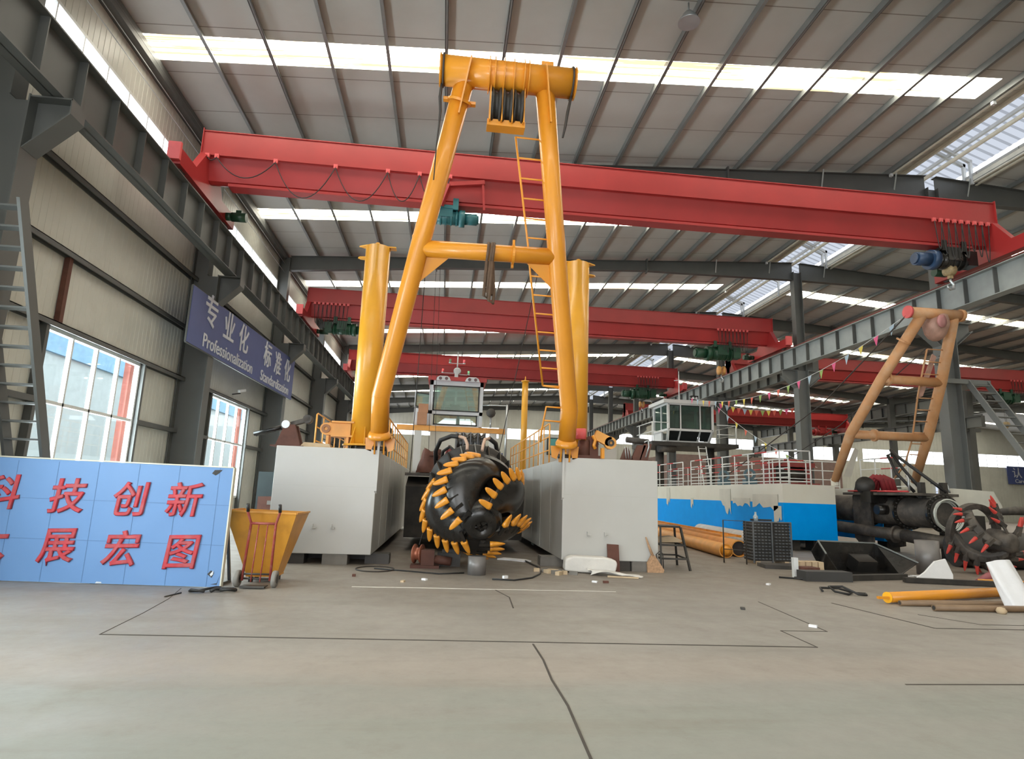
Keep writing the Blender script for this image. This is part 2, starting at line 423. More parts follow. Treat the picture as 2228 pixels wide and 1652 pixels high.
# ribbed wall bands
def ribbed(b, x, ya, yb, za, zb, face=1, pitch=.2, gw=.025, gd=.005, along='Y'):
    n = max(1, int(round((yb-ya)/pitch))); pr = []
    for i in range(n):
        a = ya+(yb-ya)*i/n; c = ya+(yb-ya)*(i+1)/n
        pr += [(a, 0), (c-gw, 0), (c-gw*.7, -gd), (c-gw*.3, -gd)]
    pr.append((yb, 0))
    P = lambda t, d, z: (x+d*face, t, z) if along == 'Y' else (t, x+d*face, z)
    A = [b.bm.verts.new(P(t, d, za)) for t, d in pr]; B = [b.bm.verts.new(P(t, d, zb)) for t, d in pr]
    for i in range(len(pr)-1): b.face([A[i], A[i+1], B[i+1], B[i]])
wins = [(f+2.5, f+6.4) for f in FR[:-1]]
WZ0, WZ1, CZ0, CZ1 = 1.1, 4.62, 9.62, 11.0
b = MB()
ribbed(b, XL, Y0, Y1, 0, WZ0); ribbed(b, XL, Y0, Y1, WZ1, CZ0); ribbed(b, XL, Y0, Y1, CZ1, 12.6)
e = Y0
for a, c in wins:
    if a > e: ribbed(b, XL, e, a, WZ0, WZ1)
    e = c
ribbed(b, XL, e, Y1, WZ0, WZ1)
struct(b.build('wall_left', PANEL))
# big side windows: frame, mullions, glass
for n, (a, c) in enumerate(wins):
    if n < 1: continue
    fr = MB(); w = c-a
    for y in (a, c): fr.box((XL, y, (WZ0+WZ1)/2), (.12, .07, WZ1-WZ0))
    for z in (WZ0, WZ1): fr.box((XL, (a+c)/2, z), (.12, w, .08))
    fr.box((XL, (a+c)/2, 3.13), (.09, w, .07))
    for i in (1, 2, 3): fr.box((XL, a+w*i/4, (WZ0+WZ1)/2), (.09, .06, WZ1-WZ0))
    win = struct(fr.build('window_%d' % n, ALUM))
    g = MB().box((XL-.01, (a+c)/2, (WZ0+WZ1)/2), (.008, w-.06, WZ1-WZ0-.06)).build('window_glass', GLASS, win)
    struct(g)
# clerestory strip above the crane runway
for n in range(len(FR)-1):
    a, c = FR[n]+.2, FR[n+1]-.2
    fr = MB()
    for z in (CZ0, CZ1): fr.box((XL, (a+c)/2, z), (.1, c-a+.4, .07))
    k = 9
    for i in range(k+1): fr.box((XL+.01, a+(c-a)*i/k, (CZ0+CZ1)/2), (.07, .035, CZ1-CZ0))
    win = struct(fr.build('window_%d' % (20+n), ALUM))
    struct(MB().box((XL-.03, (a+c)/2, (CZ0+CZ1)/2), (.01, c-a+.38, CZ1-CZ0)).build('clerestory_pane', PANEM, win))
# wall girts
for z in (7.95, 6.3, 4.75):
    b = MB(); b.box2((XL+.01, Y0, z-.02), (XL+.2, Y1, z)); b.box2((XL+.17, Y0, z-.12), (XL+.2, Y1, z)); b.box2((XL+.01, Y0, z-.12), (XL+.03, Y1, z))
    struct(b.build('trim_wall_girt', STEELD))
for n, f in enumerate(FR[:-1]):
    for a, c in ((f, f+2.46), (f+6.44, FR[n+1])):
        struct(MB().box2((XL+.01, a, 3.05), (XL+.17, c, 3.17)).build('trim_wall_girt', STEELD))
    for y in (f+2.4, f+6.5): struct(MB().box2((XL+.01, y-.05, 0), (XL+.16, y+.05, 4.7)).build('trim_window_post', STEELD))
struct(MB().box2((XL+.01, 13.15, 4.75), (XL+.12, 13.27, 6.2)).build('trim_window_post', RUST))
# eave gutter beam, conductor wires along the left wall
struct(MB().box2((XL, Y0, 12.1), (XL+.28, Y1, 12.42)).build('trim_eave_beam', STEELD))
for z in (11.45, 11.85): struct(MB().cyl((XL+.28, Y0, z), (XL+.28, Y1, z), .012, seg=6).build('trim_conductor_wire', CHROME))

# end wall with window bands
def endwall(xa, xb, z0, z1):
    b = MB()
    for za, zb in ((0, z0), (z1, 14.6)): ribbed(b, Y1, xa, xb, za, zb, -1, .5, .06, .02, 'X')
    for i in range(int((xb-xa)//5.1)+1):
        x = xa+5.1*i
        if i % 3 == 0: ribbed(b, Y1, x, min(x+.9, xb), z0, z1, -1, .5, .06, .02, 'X')
    return b
struct(endwall(XL, 43.5, 8.85, 10.25).build('wall_back', PANEL))
struct(endwall(43.5, XR, 7.9, 9.7).build('wall_back_right', PANEL))
for i, (xa, xb, z0, z1) in enumerate(((XL, 17.6, 8.85, 10.25), (17.6, 43.5, 8.85, 10.25), (43.5, XR, 7.9, 9.7))):
    fr = MB()
    for k in range(int((xb-xa)/1.7)+1): fr.box((xa+1.7*k, Y1, (z0+z1)/2), (.06, .06, z1-z0))
    w = struct(fr.build('window_%d' % (40+i), ALUM))
    struct(MB().box(((xa+xb)/2, Y1+.06, (z0+z1)/2), (xb-xa, .01, z1-z0)).build('band_pane', PANEM, w))
fr = MB()
for k in range(6): fr.box((70.5+1.05*k, Y1-.1, 3.4), (.07, .07, 3.6))
for z in (1.6, 2.8, 4.0, 5.2): fr.box((73.1, Y1-.1, z), (5.3, .07, .07))
w = struct(fr.build('window_45', ALUM)); struct(MB().box((73.1, Y1-.05, 3.4), (5.2, .02, 3.6)).build('window_pane', glow('pale_lit_pane', (214, 226, 250), 1.0), w))
# front wall with the open gate, far right wall
b = MB()
ribbed(b, Y0, XL, -7.3, 0, 14.2, 1, .5, .06, .02, 'X'); ribbed(b, Y0, 5.7, XR, 0, 14.2, 1, .5, .06, .02, 'X'); ribbed(b, Y0, -7.3, 5.7, 9.2, 14.2, 1, .5, .06, .02, 'X')
struct(b.build('wall_front', PANEL))
struct(MB().box2((XR, Y0, 0), (XR+.1, Y1, 14)).build('wall_right', PANEL))

# roof sheets with fibreglass strips
SKY = [-4.2, 5.2, 14.58, 24.07, 32.58, 42.63, 50.9, 60.1, 69.0, 77.2]; HW = .47
spans = [(XL, 16.05, -8.05, 15.55), (19.25, 43.5, 19.8, 42.6), (43.5, 69.4, 44.5, 68), (69.4, XR, 71, 79)]
for n, (xa, xb, sa, sb) in enumerate(spans):
    b = MB(); e = Y0
    T = .1
    def slab(x0, x1, y0, y1):
        b.hexa([(x0, y0, roofz(x0+1e-6)), (x1, y0, roofz(x1-1e-6)), (x1, y1, roofz(x1-1e-6)), (x0, y1, roofz(x0+1e-6)),
                (x0, y0, roofz(x0)+T), (x1, y0, roofz(x1)+T), (x1, y1, roofz(x1)+T), (x0, y1, roofz(x0)+T)])
    for y in SKY:
        slab(xa, xb, e, y-HW); slab(xa, sa, y-HW, y+HW); slab(sb, xb, y-HW, y+HW); e = y+HW
    slab(xa, xb, e, Y1)
    struct(b.build('ceiling' if n == 0 else 'ceiling_%d' % n, ROOF, recalc=False))
    for y in SKY:
        k = MB(); k.hexa([(sa, y-HW, roofz(sa)+.01), (sb, y-HW, roofz(sb)+.01), (sb, y+HW, roofz(sb)+.01), (sa, y+HW, roofz(sa)+.01),
                          (sa, y-HW, roofz(sa)+.03), (sb, y-HW, roofz(sb)+.03), (sb, y+HW, roofz(sb)+.03), (sa, y+HW, roofz(sa)+.03)])
        struct(k.build('skylight', SKYM))
# purlins
def purlin(x, face=1):
    z = roofz(x); b = MB()
    b.box2((x-.012, Y0, z-.2), (x+.012, Y1, z-.005)); b.box2((min(x, x+.075*face), Y0, z-.2), (max(x, x+.075*face), Y1, z-.188)); b.box2((x+.063*face-.006, Y0, z-.2), (x+.063*face+.006, Y1, z-.178))
    struct(b.build('roof_purlin', PURL))
for k in range(17): purlin(-8.04+1.495*k)
for k in range(16): purlin(19.32+1.6*k, -1)
for k in range(16): purlin(44.3+1.6*k)
# roof girders (tapered I beams), one per frame and span
def girder(x0, x1, y, d0, dm, d1, splices):
    xs = [x0, x0+(x1-x0)*.28, x0+(x1-x0)*.68, x1]; ds = [d0, dm, dm, d1]
    top = [(x, roofz(x)-.2) for x in xs]; bot = [(x, z-d) for (x, z), d in zip(top, ds)]
    b = MB()
    b.prism(top+bot[::-1], (0, y-.006, 0), (1, 0, 0), (0, 0, 1), (0, .012, 0))
    for L_, dz in ((top, -.018), (bot, .018)):
        for (p, q) in zip(L_, L_[1:]):
            b.hexa([(p[0], y-.13, p[1]), (q[0], y-.13, q[1]), (q[0], y+.13, q[1]), (p[0], y+.13, p[1]),
                    (p[0], y-.13, p[1]+dz), (q[0], y-.13, q[1]+dz), (q[0], y+.13, q[1]+dz), (p[0], y+.13, p[1]+dz)])
    for s in splices:
        z = roofz(s)-.2
        b.box2((s-.03, y-.14, z-dm-.1), (s+.03, y+.14, z+.1))
    struct(b.build('roof_girder', STEELD))
for f in FR[1:]:
    girder(-7.75, 17.4, f, .72, .52, .95, (-.9, 9.6)); girder(17.8, 43.2, f, .95, .52, .7, (25.5, 34))
    if f > 30: girder(43.8, 69.2, f, .7, .52, .9, (52, 60))
# ridge ventilator: translucent cover, cross struts, ridge pipe, open curb to the sky
for a, c in zip(FR[1:], FR[2:]):
    def cov(u, v, s=1):
        x = 17.6+s*(v*2.3); z = 15.55-.36*v*2.3+.012*math.sin(u*2*pi*(8.9/.25)); return (x, a+u*8.9, z)
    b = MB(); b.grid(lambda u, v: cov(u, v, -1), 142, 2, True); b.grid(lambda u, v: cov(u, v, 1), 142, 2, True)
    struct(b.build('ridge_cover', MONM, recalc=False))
    b = MB(); n = 24
    for i in range(n):
        ya, yb = a+8.9*i/n, a+8.9*(i+1)/n
        b.hexa([(16.02, ya, 14.08), (17.0, ya, 14.34), (17.0, yb-.05, 14.34), (16.02, yb-.05, 14.08), (16.02, ya, 14.12), (17.0, ya, 14.38), (17.0, yb-.05, 14.38), (16.02, yb-.05, 14.12)])
        b.hexa([(16.02, yb-.05, 14.1), (17.0, yb-.05, 14.36), (17.0, yb, 14.36), (16.02, yb, 14.1), (16.02, yb-.05, 14.14), (17.0, yb-.05, 14.4), (17.0, yb, 14.4), (16.02, yb, 14.14)])
    struct(b.build('ridge_hood', PANEL))
    struct(MB().box2((16.97, a, 14.22), (17.06, c, 14.5)).build('trim_ridge_curb', mat('cream_pipe', (226, 220, 204), .5)))
    b = MB()
    for y in (a+.15, (a+c)/2, c-.15):
        b.bar((15.9, y, 14.6), (17.6, y, 15.35), .1, .12); b.bar((19.3, y, 14.6), (17.6, y, 15.35), .1, .12)
        for x in (15.95, 19.25): b.box2((x-.05, y-.05, 13.7), (x+.05, y+.05, 14.7))
    for x in (16.7, 18.6): b.bar((x, a, 14.95), (x, c, 14.95), .1, .12)
    struct(b.build('ridge_strut', mat('pale_ridge_steel', (200, 202, 202), .5)))
struct(MB().cyl((17.6, Y0, 13.95), (17.6, Y1, 13.95), .075, seg=10).build('ridge_pipe', mat('cream_pipe', (226, 220, 204), .5)))
for x in (19.3, 19.55): struct(MB().box2((x-.04, Y0, 13.75), (x+.04, Y1, 14.05)).build('trim_ridge_curb', mat('cream_pipe', (226, 220, 204), .5)))
struct(MB().box2((15.98, Y0, 13.8), (16.06, Y1, 14.25)).build('trim_ridge_curb', mat('cream_pipe', (226, 220, 204), .5)))
for f in FR[2:6]:
    for x in (13.2, 16.1, 19.1): struct(MB().bar((x, f-.25, roofz(x)-.15), (x+.05, f+.02, roofz(x)-.8), .05, .02).build('fly_brace', CHROME))

# view outside the left windows: neighbour building and yard
MBo = MB(); MBo.box2((-22.4, -12, -.02), (-22, 84, 8.4)); o = struct(MBo.build('neighbour_wall', mat('pale_neighbour_wall', (206, 212, 214), .7, vary=.05)))
struct(MB().box2((-22.7, -12, 8.4), (-21.8, 84, 10.0)).build('neighbour_eave', mat('blue_eave_sheet', (150, 190, 222), .6, vary=.08)))
struct(MB().box2((-22.0, -12, -.02), (-21.9, 84, 2.6)).build('neighbour_plinth', mat('grey_plinth', (190, 194, 196), .7, vary=.1)))
struct(MB().box2((-30, -14, -.2), (-9, 86, -.02)).build('yard_ground', CONC))

for f in FR[2:7]:
    struct(MB().box2((-8.7, f+6.65, 0), (-8.55, f+6.95, 5.2)).build('trim_outside_post', mat('faded_red_post', (214, 130, 118), .6)))

# ------------------------------------------------------------------ columns and crane runways
def col_left(f, n):
    t = thing('steel_column', (-7.85, f, 0), '', 'column', 'left wall columns')
    b = MB(); b.box2((-8.2, f-.008, 0), (-7.4, f+.008, 8.05))
    for x in (-8.2, -7.4): b.box2((x-.012, f-.22, 0), (x+.012, f+.22, 8.05))
    b.box2((-8.3+.1, f-.3, 0), (-7.3, f+.3, .03)); b.build('shaft', STEELW, t)
    b = MB(); b.box2((-8.2, f-.008, 8.05), (-7.75, f+.008, 12.2))
    for x in (-8.2, -7.75): b.box2((x-.012, f-.18, 8.05), (x+.012, f+.18, 12.2))
    b.build('upper_shaft', STEELW, t)
    b = MB(); P = [(-7.388, 7.05), (-7.388, 8.03), (-6.72, 8.03), (-6.72, 7.75)]
    b.prism(P, (0, f-.01, 0), (1, 0, 0), (0, 0, 1), (0, .02, 0))
    b.box2((-7.4, f-.2, 8.01), (-6.72, f+.2, 8.04)); b.bar((-7.39, f, 7.06), (-6.72, f, 7.76), .4, .02, (0, 0, 1)); b.box2((-6.74, f-.2, 7.75), (-6.72, f+.2, 8.03))
    b.build('bracket', STEELW, t)
    return t
LN = {1: 'leftmost grey steel wall column, behind the steep stair', 2: 'grey steel wall column at the near end of the navy banner', 3: 'grey steel wall column under the far half of the navy banner',
      4: 'grey steel wall column just past the far end of the navy banner'}
far_l = 'grey steel wall column deep in the hall, beyond the navy banner'
for n, f in enumerate(FR):
    if n < 2: continue
    k = n-1
    t = col_left(f, k); t['label'] = LN.get(k, far_l)
    if k <= 4: del t['group']
def col_mid(f, lab, grp=None):
    t = thing('steel_column', (17.58, f, 0), lab, 'column', grp)
    b = MB(); b.box2((17.3, f-.01, 0), (17.86, f+.01, 8.2))
    for x in (17.3, 17.86): b.box2((x-.014, f-.22, 0), (x+.014, f+.22, 8.2))
    b.box2((17.2, f-.3, 0), (17.96, f+.3, .03)); b.build('shaft', STEEL, t)
    b = MB(); b.box2((17.38, f-.01, 8.2), (17.8, f+.01, 13.4))
    for x in (17.38, 17.8): b.box2((x-.012, f-.18, 8.2), (x+.012, f+.18, 13.4))
    b.build('upper_shaft', STEELD, t)
    for s in (-1, 1):
        b = MB(); X = lambda d: 17.58+s*d
        P = [(X(.295), 7.3), (X(.295), 8.18), (X(1.0), 8.18), (X(1.0), 7.9)]
        b.prism(P, (0, f-.01, 0), (1, 0, 0), (0, 0, 1), (0, .02, 0)); b.bar((X(.295), f, 7.3), (X(1.0), f, 7.9), .36, .02); b.box2((min(X(.29), X(1.0)), f-.18, 8.16), (max(X(.29), X(1.0)), f+.18, 8.19))
        b.build('bracket', STEEL, t)
    return t
MN = {2: 'tall grey column at right beside the grey steel stair', 3: 'tall grey column between the white cabin and the tan A-frame', 4: 'dark grey column directly behind the white control cabin at right'}
for n, f in enumerate(FR):
    if n < 3-0: continue
    k = n-1
    t = col_mid(f, MN.get(k, 'dark centre row column far behind the white cabin at right'), None if k in MN else 'far centre row columns')
for n, f in enumerate(FR):
    if n < 5: continue
    b = MB(); b.box2((43.2, f-.2, 0), (43.75, f+.2, 12.1)); b.box2((42.5, f-.15, 8.0), (44.3, f+.15, 8.3))
    o = b.build('steel_column', STEELD); tag(o, 'distant grey column of the row beyond the second bay', 'column', 'far right row columns')

def runway(x, z0, z1, ya, yb, lab, m, railm, st=1.11, w=.36):
    t = thing('crane_runway_beam', (x, (ya+yb)/2, z0), lab, 'crane beam')
    b = MB(); b.box2((x-.008, ya, z0), (x+.008, yb, z1)); b.box2((x-w/2, ya, z0), (x+w/2, yb, z0+.025)); b.box2((x-w/2, ya, z1-.03), (x+w/2, yb, z1)); b.build('beam', m, t)
    n = int((yb-ya)/st); b = MB()
    for i in range(n+1):
        y = ya+st*i
        for s in (-1, 1): b.box2((min(x, x+s*(w/2-.02)), y-.012, z0+.03), (max(x, x+s*(w/2-.02)), y+.012, z1-.03))
    o = b.build('stiffener_plates', STEELD, t); o['kind'] = 'stuff'
    b = MB(); b.box2((x-.04, ya, z1+.08), (x+.04, yb, z1+.12)); b.box2((x-.012, ya, z1+.02), (x+.012, yb, z1+.08)); b.box2((x-.06, ya, z1), (x+.06, yb, z1+.02)); b.build('rail', railm, t)
    return t
RUNW = mat('window_lit_beam_grey', (150, 155, 154), .5, vary=.08)  # beam grey made paler to carry the light from the left windows
runway(-7.05, 8.05, 9.13, Y0+.5, Y1-.5, 'dark crane runway beam on brackets along the left wall', STEELW, STEELD)
runway(16.85, 8.2, 9.12, Y0+.5, Y1-.5, 'grey crane runway beam with red rail, from upper right to the far end', RUNW, MAROON)
runway(18.4, 8.2, 9.12, FR[4], Y1-.5, 'grey crane runway beam on the far side of the centre columns', STEEL, MAROON)
runway(42.8, 8.2, 9.1, 44, Y1-.5, 'distant grey crane runway beam low behind the tan A-frame', STEEL, STEELD, 1.6)
runway(44.1, 10.5, 11.5, 44, Y1-.5, 'distant grey beam of the third bay, higher up than the other', STEEL, STEELD, 1.6)

# ------------------------------------------------------------------ white pontoons of the near dredger
SEAM = mat('hull_weld_seam', (186, 185, 178), .5)
def pontoon(x0, x1, y0, y1, inner, lab):
    t = thing('pontoon', ((x0+x1)/2, (y0+y1)/2, .21), lab, 'pontoon')
    b = MB(); z0, z1 = .21, 2.45
    b.prism([(y0, z0), (y1, z0), (y1, z1-.03), (y0+.25, z1-.03), (y0, z1)], (x0, 0, 0), (0, 1, 0), (0, 0, 1), (x1-x0, 0, 0)); h = b.build('hull', WHITE, t)
    bv = h.modifiers.new('bevel', 'BEVEL'); bv.width = .012; bv.segments = 2
    b = MB(); b.box((( x0+x1)/2, y0-.001, 1.62), (x1-x0-.02, .006, .006)); b.build('weld_seam', SEAM, t)
    s = 1 if inner > (x0+x1)/2 else -1
    for k in range(8):
        b = MB(); y = y0+1.55*(k+1); b.box((inner+s*.001, y, 1.3), (.006, .008, 2.1)); b.build('weld_seam', SEAM, t)
    # upright lug plate at the inner bow corner, carries the gantry foot
    b = MB(); b.prism([(y0-.03, 1.55), (y0+.02, 1.5), (y0+.42, 2.44), (y0+.18, 2.72), (y0-.03, 2.72)], (inner-.025, 0, 0), (0, 1, 0), (0, 0, 1), (.05, 0, 0)); b.build('lug_plate', WHITE, t)
    for dx in (-.42, -.03):
        b = MB(); c = (x0+x1)/2+(.25 if s > 0 else -.1)
        b.box((c+dx, y0-.03, .78), (.03, .06, .09)); b.box((c+dx+.04, y0-.03, .745), (.07, .06, .025)); b.build('hull_hook', WHITE, t)
    return t
PL = pontoon(-3.62, -1.46, 13.6, 26.8, -1.46, 'white steel pontoon on the left, beside the yellow hopper')
PR = pontoon(2.66, 4.86, 13.6, 26.8, 2.66, 'white steel pontoon on the right, with the rusty plate leaning on it')
for i, (x, y, lab) in enumerate(((-3.1, 13.85, 'dark timber block under the left pontoon, outer bow corner'), (-2.2, 13.8, 'grey block under the middle of the left pontoon bow'), (-1.35, 14.1, 'grey block under the left pontoon, inner bow corner'),
                   (2.55, 14.4, 'grey block under the right pontoon, inner bow corner'), (3.95, 13.8, 'dark block under the right pontoon, next to the rusty plate'), (4.5, 13.75, 'dark block under the right pontoon, outer bow corner'))):
    b = MB(); b.box((x, y, .095), (.52, .4, .19)); b.box((x, y, .2), (.5, .42, .02)); o = b.build('support_block', DARK if i % 2 == 0 else CONC); tag(o, lab, 'block')
for i, (x, y) in enumerate(((-3.1, 20), (-2, 20), (-3.1, 26), (-2, 26), (3.2, 20), (4.4, 20), (3.2, 26), (4.4, 26))):
    o = MB().box((x, y, .105), (.5, .5, .208)).build('support_block', DARK); tag(o, 'dark block in the shadow deep under a white pontoon', 'block', 'blocks deep under the pontoons')

for x0, x1, s in ((-3.45, -1.6, 'left'), (2.8, 4.7, 'right')):
    tag(MB().box2((x0, 14.75, 0), (x1, 15.05, .2)).build('gap_shade_bar', DARK), 'long dark bar added as shade under the %s white pontoon' % s, 'timber')  # bars added to deepen the shade in the gap under each pontoon
def rail_panel(b, pts, h, rows, posts, r=.022, rp=.026):
    for z in rows:
        b.tube([(p[0], p[1], p[2]+z) for p in pts], r, 6)
    for p in posts: b.tube([(p[0], p[1], p[2]), (p[0], p[1], p[2]+h)], rp, 6)
def deck_railing(x, y0, y1, lab, lowered=False):
    t = thing('deck_railing', (x, (y0+y1)/2, 2.42), lab, 'railing')
    z = 2.44; n = int((y1-y0)/.9)
    b = MB()
    b.tube([(x, y0, z), (x, y0, z+1.08), (x, y0+.12, z+1.12), (x, y1, z+1.1), (x, y1, z)], .024, 6); b.build('top_rail', YELO, t)
    for hz in (.38, .75): MB().tube([(x, y0, z+hz), (x, y1, z+hz)], .018, 6).build('middle_rail', YELO, t)
    for i in range(1, n): MB().tube([(x, y0+(y1-y0)*i/n, z), (x, y0+(y1-y0)*i/n, z+1.1)], .02, 6).build('post', YELO, t)
    return t
deck_railing(-1.62, 16.6, 26.5, 'yellow deck railing along the inner edge of the left pontoon')
deck_railing(2.85, 16.6, 26.5, 'yellow deck railing along the inner edge of the right pontoon')
deck_railing(-3.5, 16.8, 26.5, 'yellow deck railing along the wall side of the left pontoon')

# ------------------------------------------------------------------ yellow A-frame gantry
AK = .396
def AY(z): return 13.55-AK*(z-2.4)
def AP(x, z, d=0): return Vector((x, AY(z), z))+Vector((0, -cos(atan2(AK, 1)), -sin(atan2(AK, 1))))*d
ga = thing('gantry_frame', (.62, 13.5, 2.6), 'tall yellow A-frame gantry standing on the two white pontoons', 'gantry')
LEG = [(-1.44, 2.78), (-1.44, 3.56), (-.76, 6.5), (-.02, 9.55)]
LEGR = [(2.69, 2.78), (2.68, 3.46), (2.11, 6.55), (1.58, 9.55)]
for L_ in (LEG, LEGR):
    g = MB().tube([AP(*p) for p in L_], .195, 20).build('leg', YEL, ga)
    x, z = L_[0]; s = 1 if x < 0 else -1
    b = MB(); b.lathe(AP(x, 2.72), AP(x, 3.0)-AP(x, 2.72), [(.2, .12), (.235, .06), (.25, .02), (.25, -.03)], 20); b.build('foot_flange', YEL, g)
    b = MB()
    for dx in (-.1, .1): b.prism([(-.2, .3), (.22, .3), (.1, -.06), (-.08, -.06)], (x+dx-.015, AY(2.4)+.08, 2.4), (0, 1, 0), (0, 0, 1), (.03, 0, 0))
    for dx in (-.26, .26): b.prism([(0, .28), (dx*.35, -.02), (dx*.8, .02), (dx*.9, .28)], (x+dx*.35, AY(2.4)+.05, 2.42), (1, 0, 0), (0, 0, 1), (0, .03, 0))
    b.build('foot_clevis', YEL, g)
    MB().cyl((x-.15, AY(2.4)+.08, 2.47), (x+.15, AY(2.4)+.08, 2.47), .05, seg=12).build('pin', DARK, g)
    for k in (1,): 
        z1 = L_[1][1]; MB().ring(AP(L_[1][0], z1), AP(L_[1][0], z1+.3)-AP(L_[1][0], z1-.3), .2, .19, .015, 20).build('weld_ring', YEL, g)
# top beam with end caps, plates and sheaves
tb = MB().cyl((-.5, 10.66, 9.7), (2.16, 10.66, 9.7), .285, seg=32).build('top_beam', YEL, ga)
for x in (-.5, 2.16): MB().ring((x, 10.66, 9.7), (1, 0, 0), .31, .05, .03, 28).build('end_cap', YEL, tb)
for x in (.45, .56, .74, .93, 1.13, 1.22):
    MB().ring((x, 10.66, 9.7), (1, 0, 0), .345 if x not in (.74, .93) else .335, .27, .02, 28).build('ring_plate', YEL, tb)
MB().box((1.6, 10.66, 10.02), (.24, .2, .1)).build('top_pad', YEL, tb)
for (x, z), s in (((.0, 9.45), 1), ((1.62, 9.45), -1)):
    dirv = Vector((-.24 if s > 0 else .12, 0, -1)).normalized()
    b = MB(); p0 = Vector((x+(.08 if s > 0 else .0), 10.66-.28, 9.85)); 
    b.bar(AP(x+.09*s, 9.9, .33), AP(x-.1*s, 8.95, .23), .03, .13, (0, 1, .3)); b.build('stiffener_rib', YEL, tb)
sb = MB()
for x in (.5, .735, .94, 1.17):
    P = [(10.55, 9.75), (10.8, 9.75), (10.98, 8.78), (10.62, 8.72)]
    sb.prism([(p[0]-10.66, p[1]-9.7) for p in P], (x-.012, 10.66, 9.7), (0, 1, 0), (0, 0, 1), (.024, 0, 0))
sb.box2((.46, 10.74, 8.68), (1.21, 10.99, 8.81)); shb = sb.build('sheave_block', YEL, ga)
for x in (.62, .838, 1.055):
    MB().lathe((x-.085, 10.82, 9.12), (1, 0, 0), [(.1, 0), (.36, 0), (.36, .02), (.29, .05), (.27, .085), (.29, .12), (.36, .15), (.36, .17), (.1, .17)], 28).build('sheave', DARK, shb)
# cross tube, gussets, clamp rings
MB().cyl(AP(-.74, 6.5), AP(2.12, 6.53), .175, seg=24).build('cross_tube', YEL, ga)
for s, L_, xj in ((1, LEG, -.76), (-1, LEGR, 2.11)):
    b = MB(); q = AP(xj, 6.5)
    pts = [(xj+.16*s, 6.4), (xj+.62*s, 6.36), (xj+(.02 if s > 0 else .04)*1.0, 5.85), (xj-.02*s, 5.85)] 
    A = [AP(p[0], p[1], .02) for p in pts]; B = [AP(p[0], p[1], -.02) for p in pts]
    va = [b.bm.verts.new(p) for p in A]; vb = [b.bm.verts.new(p) for p in B]
    b.face(va); b.face(vb[::-1])
    for i in range(4): b.face([va[i], vb[i], vb[(i+1) % 4], va[(i+1) % 4]])
    b.build('gusset_plate', YEL, ga)
b = MB(); b.ring(AP(1.18, 6.52), (1, 0, 0), .21, .17, .05, 24); b.box(AP(1.18, 6.74), (.05, .06, .1)); b.box(AP(1.18, 6.3), (.05, .06, .1)); b.build('clamp_ring', YEL, ga)
c0, c1 = AP(-.1, 9.19), AP(-.03, 9.5)
b = MB(); b.ring(c0, c1-c0, .24, .19, .05, 24)
for s in (-1, 1): b.box(c0+Vector((.26*s, 0, -.03*s)), (.12, .1, .06))
b.build('clamp_ring', YEL, ga)
c0 = AP(-.76, 6.52); MB().ring(c0+Vector((.04, -.05, .17)), Vector((.22, -.37, 1)), .2, .19, .05, 24).build('weld_ring', YEL, ga)
# ladder along the right leg
def legx(z):
    pts = LEGR
    for (xa, za), (xb, zb) in zip(pts, pts[1:]):
        if z <= zb: return xa+(xb-xa)*(z-za)/(zb-za)
    return pts[-1][0]
ld = MB().tube([AP(1.06, 8.68), AP(1.5, 6.62), AP(1.57, 6.2), AP(2.04, 3.95)], .022, 8).build('ladder', YEL, ga)
for i in range(14):
    z = 8.67-i*.363
    if z < 3.95 or abs(z-6.5) < .14: continue
    xs = 1.06+(8.68-z)*.2073; MB().tube([AP(xs, z), AP(legx(z), z-.01)], .018, 8).build('rung', YEL, ld)
MB().tube([AP(2.04, 3.95), AP(legx(3.9), 3.9)], .02, 8).build('rung', YEL, ld)
ld2 = MB().tube([AP(2.62, 3.5), AP(2.16, 3.51), AP(2.1, 3.0), AP(2.1, 2.75)], .022, 8).build('ladder', YEL, ga)
MB().tube([AP(2.13, 3.22), AP(2.62, 3.2)], .018, 8).build('rung', YEL, ld2)
# slings and ropes hanging on the gantry
b = MB()
for dx, dz, w in ((-.07, 5.52, .09), (.04, 5.42, .08), (.0, 5.6, .07)):
    c = AP(.73+dx, 6.5)
    b.tube([c+Vector((-.03, -.19, -.25)), c+Vector((-.01, -.21, 0)), c+Vector((0, -.13, .17)), c+Vector((0, 0, .215)), c+Vector((0, .13, .17)), c+Vector((.01, .2, 0)), c+Vector((.02, .15, -.35)), Vector((c.x+.05, c.y+.05, dz+.25)), Vector((c.x+.03, c.y-.02, dz)), Vector((c.x-.06, c.y-.1, dz+.02)), Vector((c.x-.05, c.y-.15, dz+.3)), c+Vector((-.03, -.19, -.25))], .035, 6)
tag(b.build('lifting_sling', SLING), 'brown webbing lifting sling looped over the yellow cross tube', 'sling')
def rope(pts, lab, r=.012, m=ROPE, cat='rope', grp=None, name='wire_rope'): return tag(MB().tube(pts, r, 6).build(name, m), lab, cat, grp)
def ring_rope(x, lab, pts):
    b = MB(); b.tube([(x, 10.66+.3*cos(a), 9.7+.3*sin(a)) for a in [2*pi*i/24 for i in range(24)]], .022, 6, closed=True); b.tube(pts, [.03, .035, .03, .02, .015, .012][:len(pts)], 6)
    return tag(b.build('wire_rope', ROPE), lab, 'rope')
ring_rope(-.44, 'twisted wire rope hanging from the left end of the yellow top beam', [(-.46, 10.66, 9.4), (-.48, 10.72, 9.15), (-.46, 10.8, 8.9), (-.47, 10.8, 8.6), (-.5, 10.9, 8.2), (-.52, 11.1, 7.6)])
ring_rope(2.1, 'twisted wire rope hanging from the right end of the yellow top beam', [(2.1, 10.66, 9.4), (2.05, 10.72, 9.1), (2.02, 10.8, 8.82), (1.98, 10.82, 8.6)])
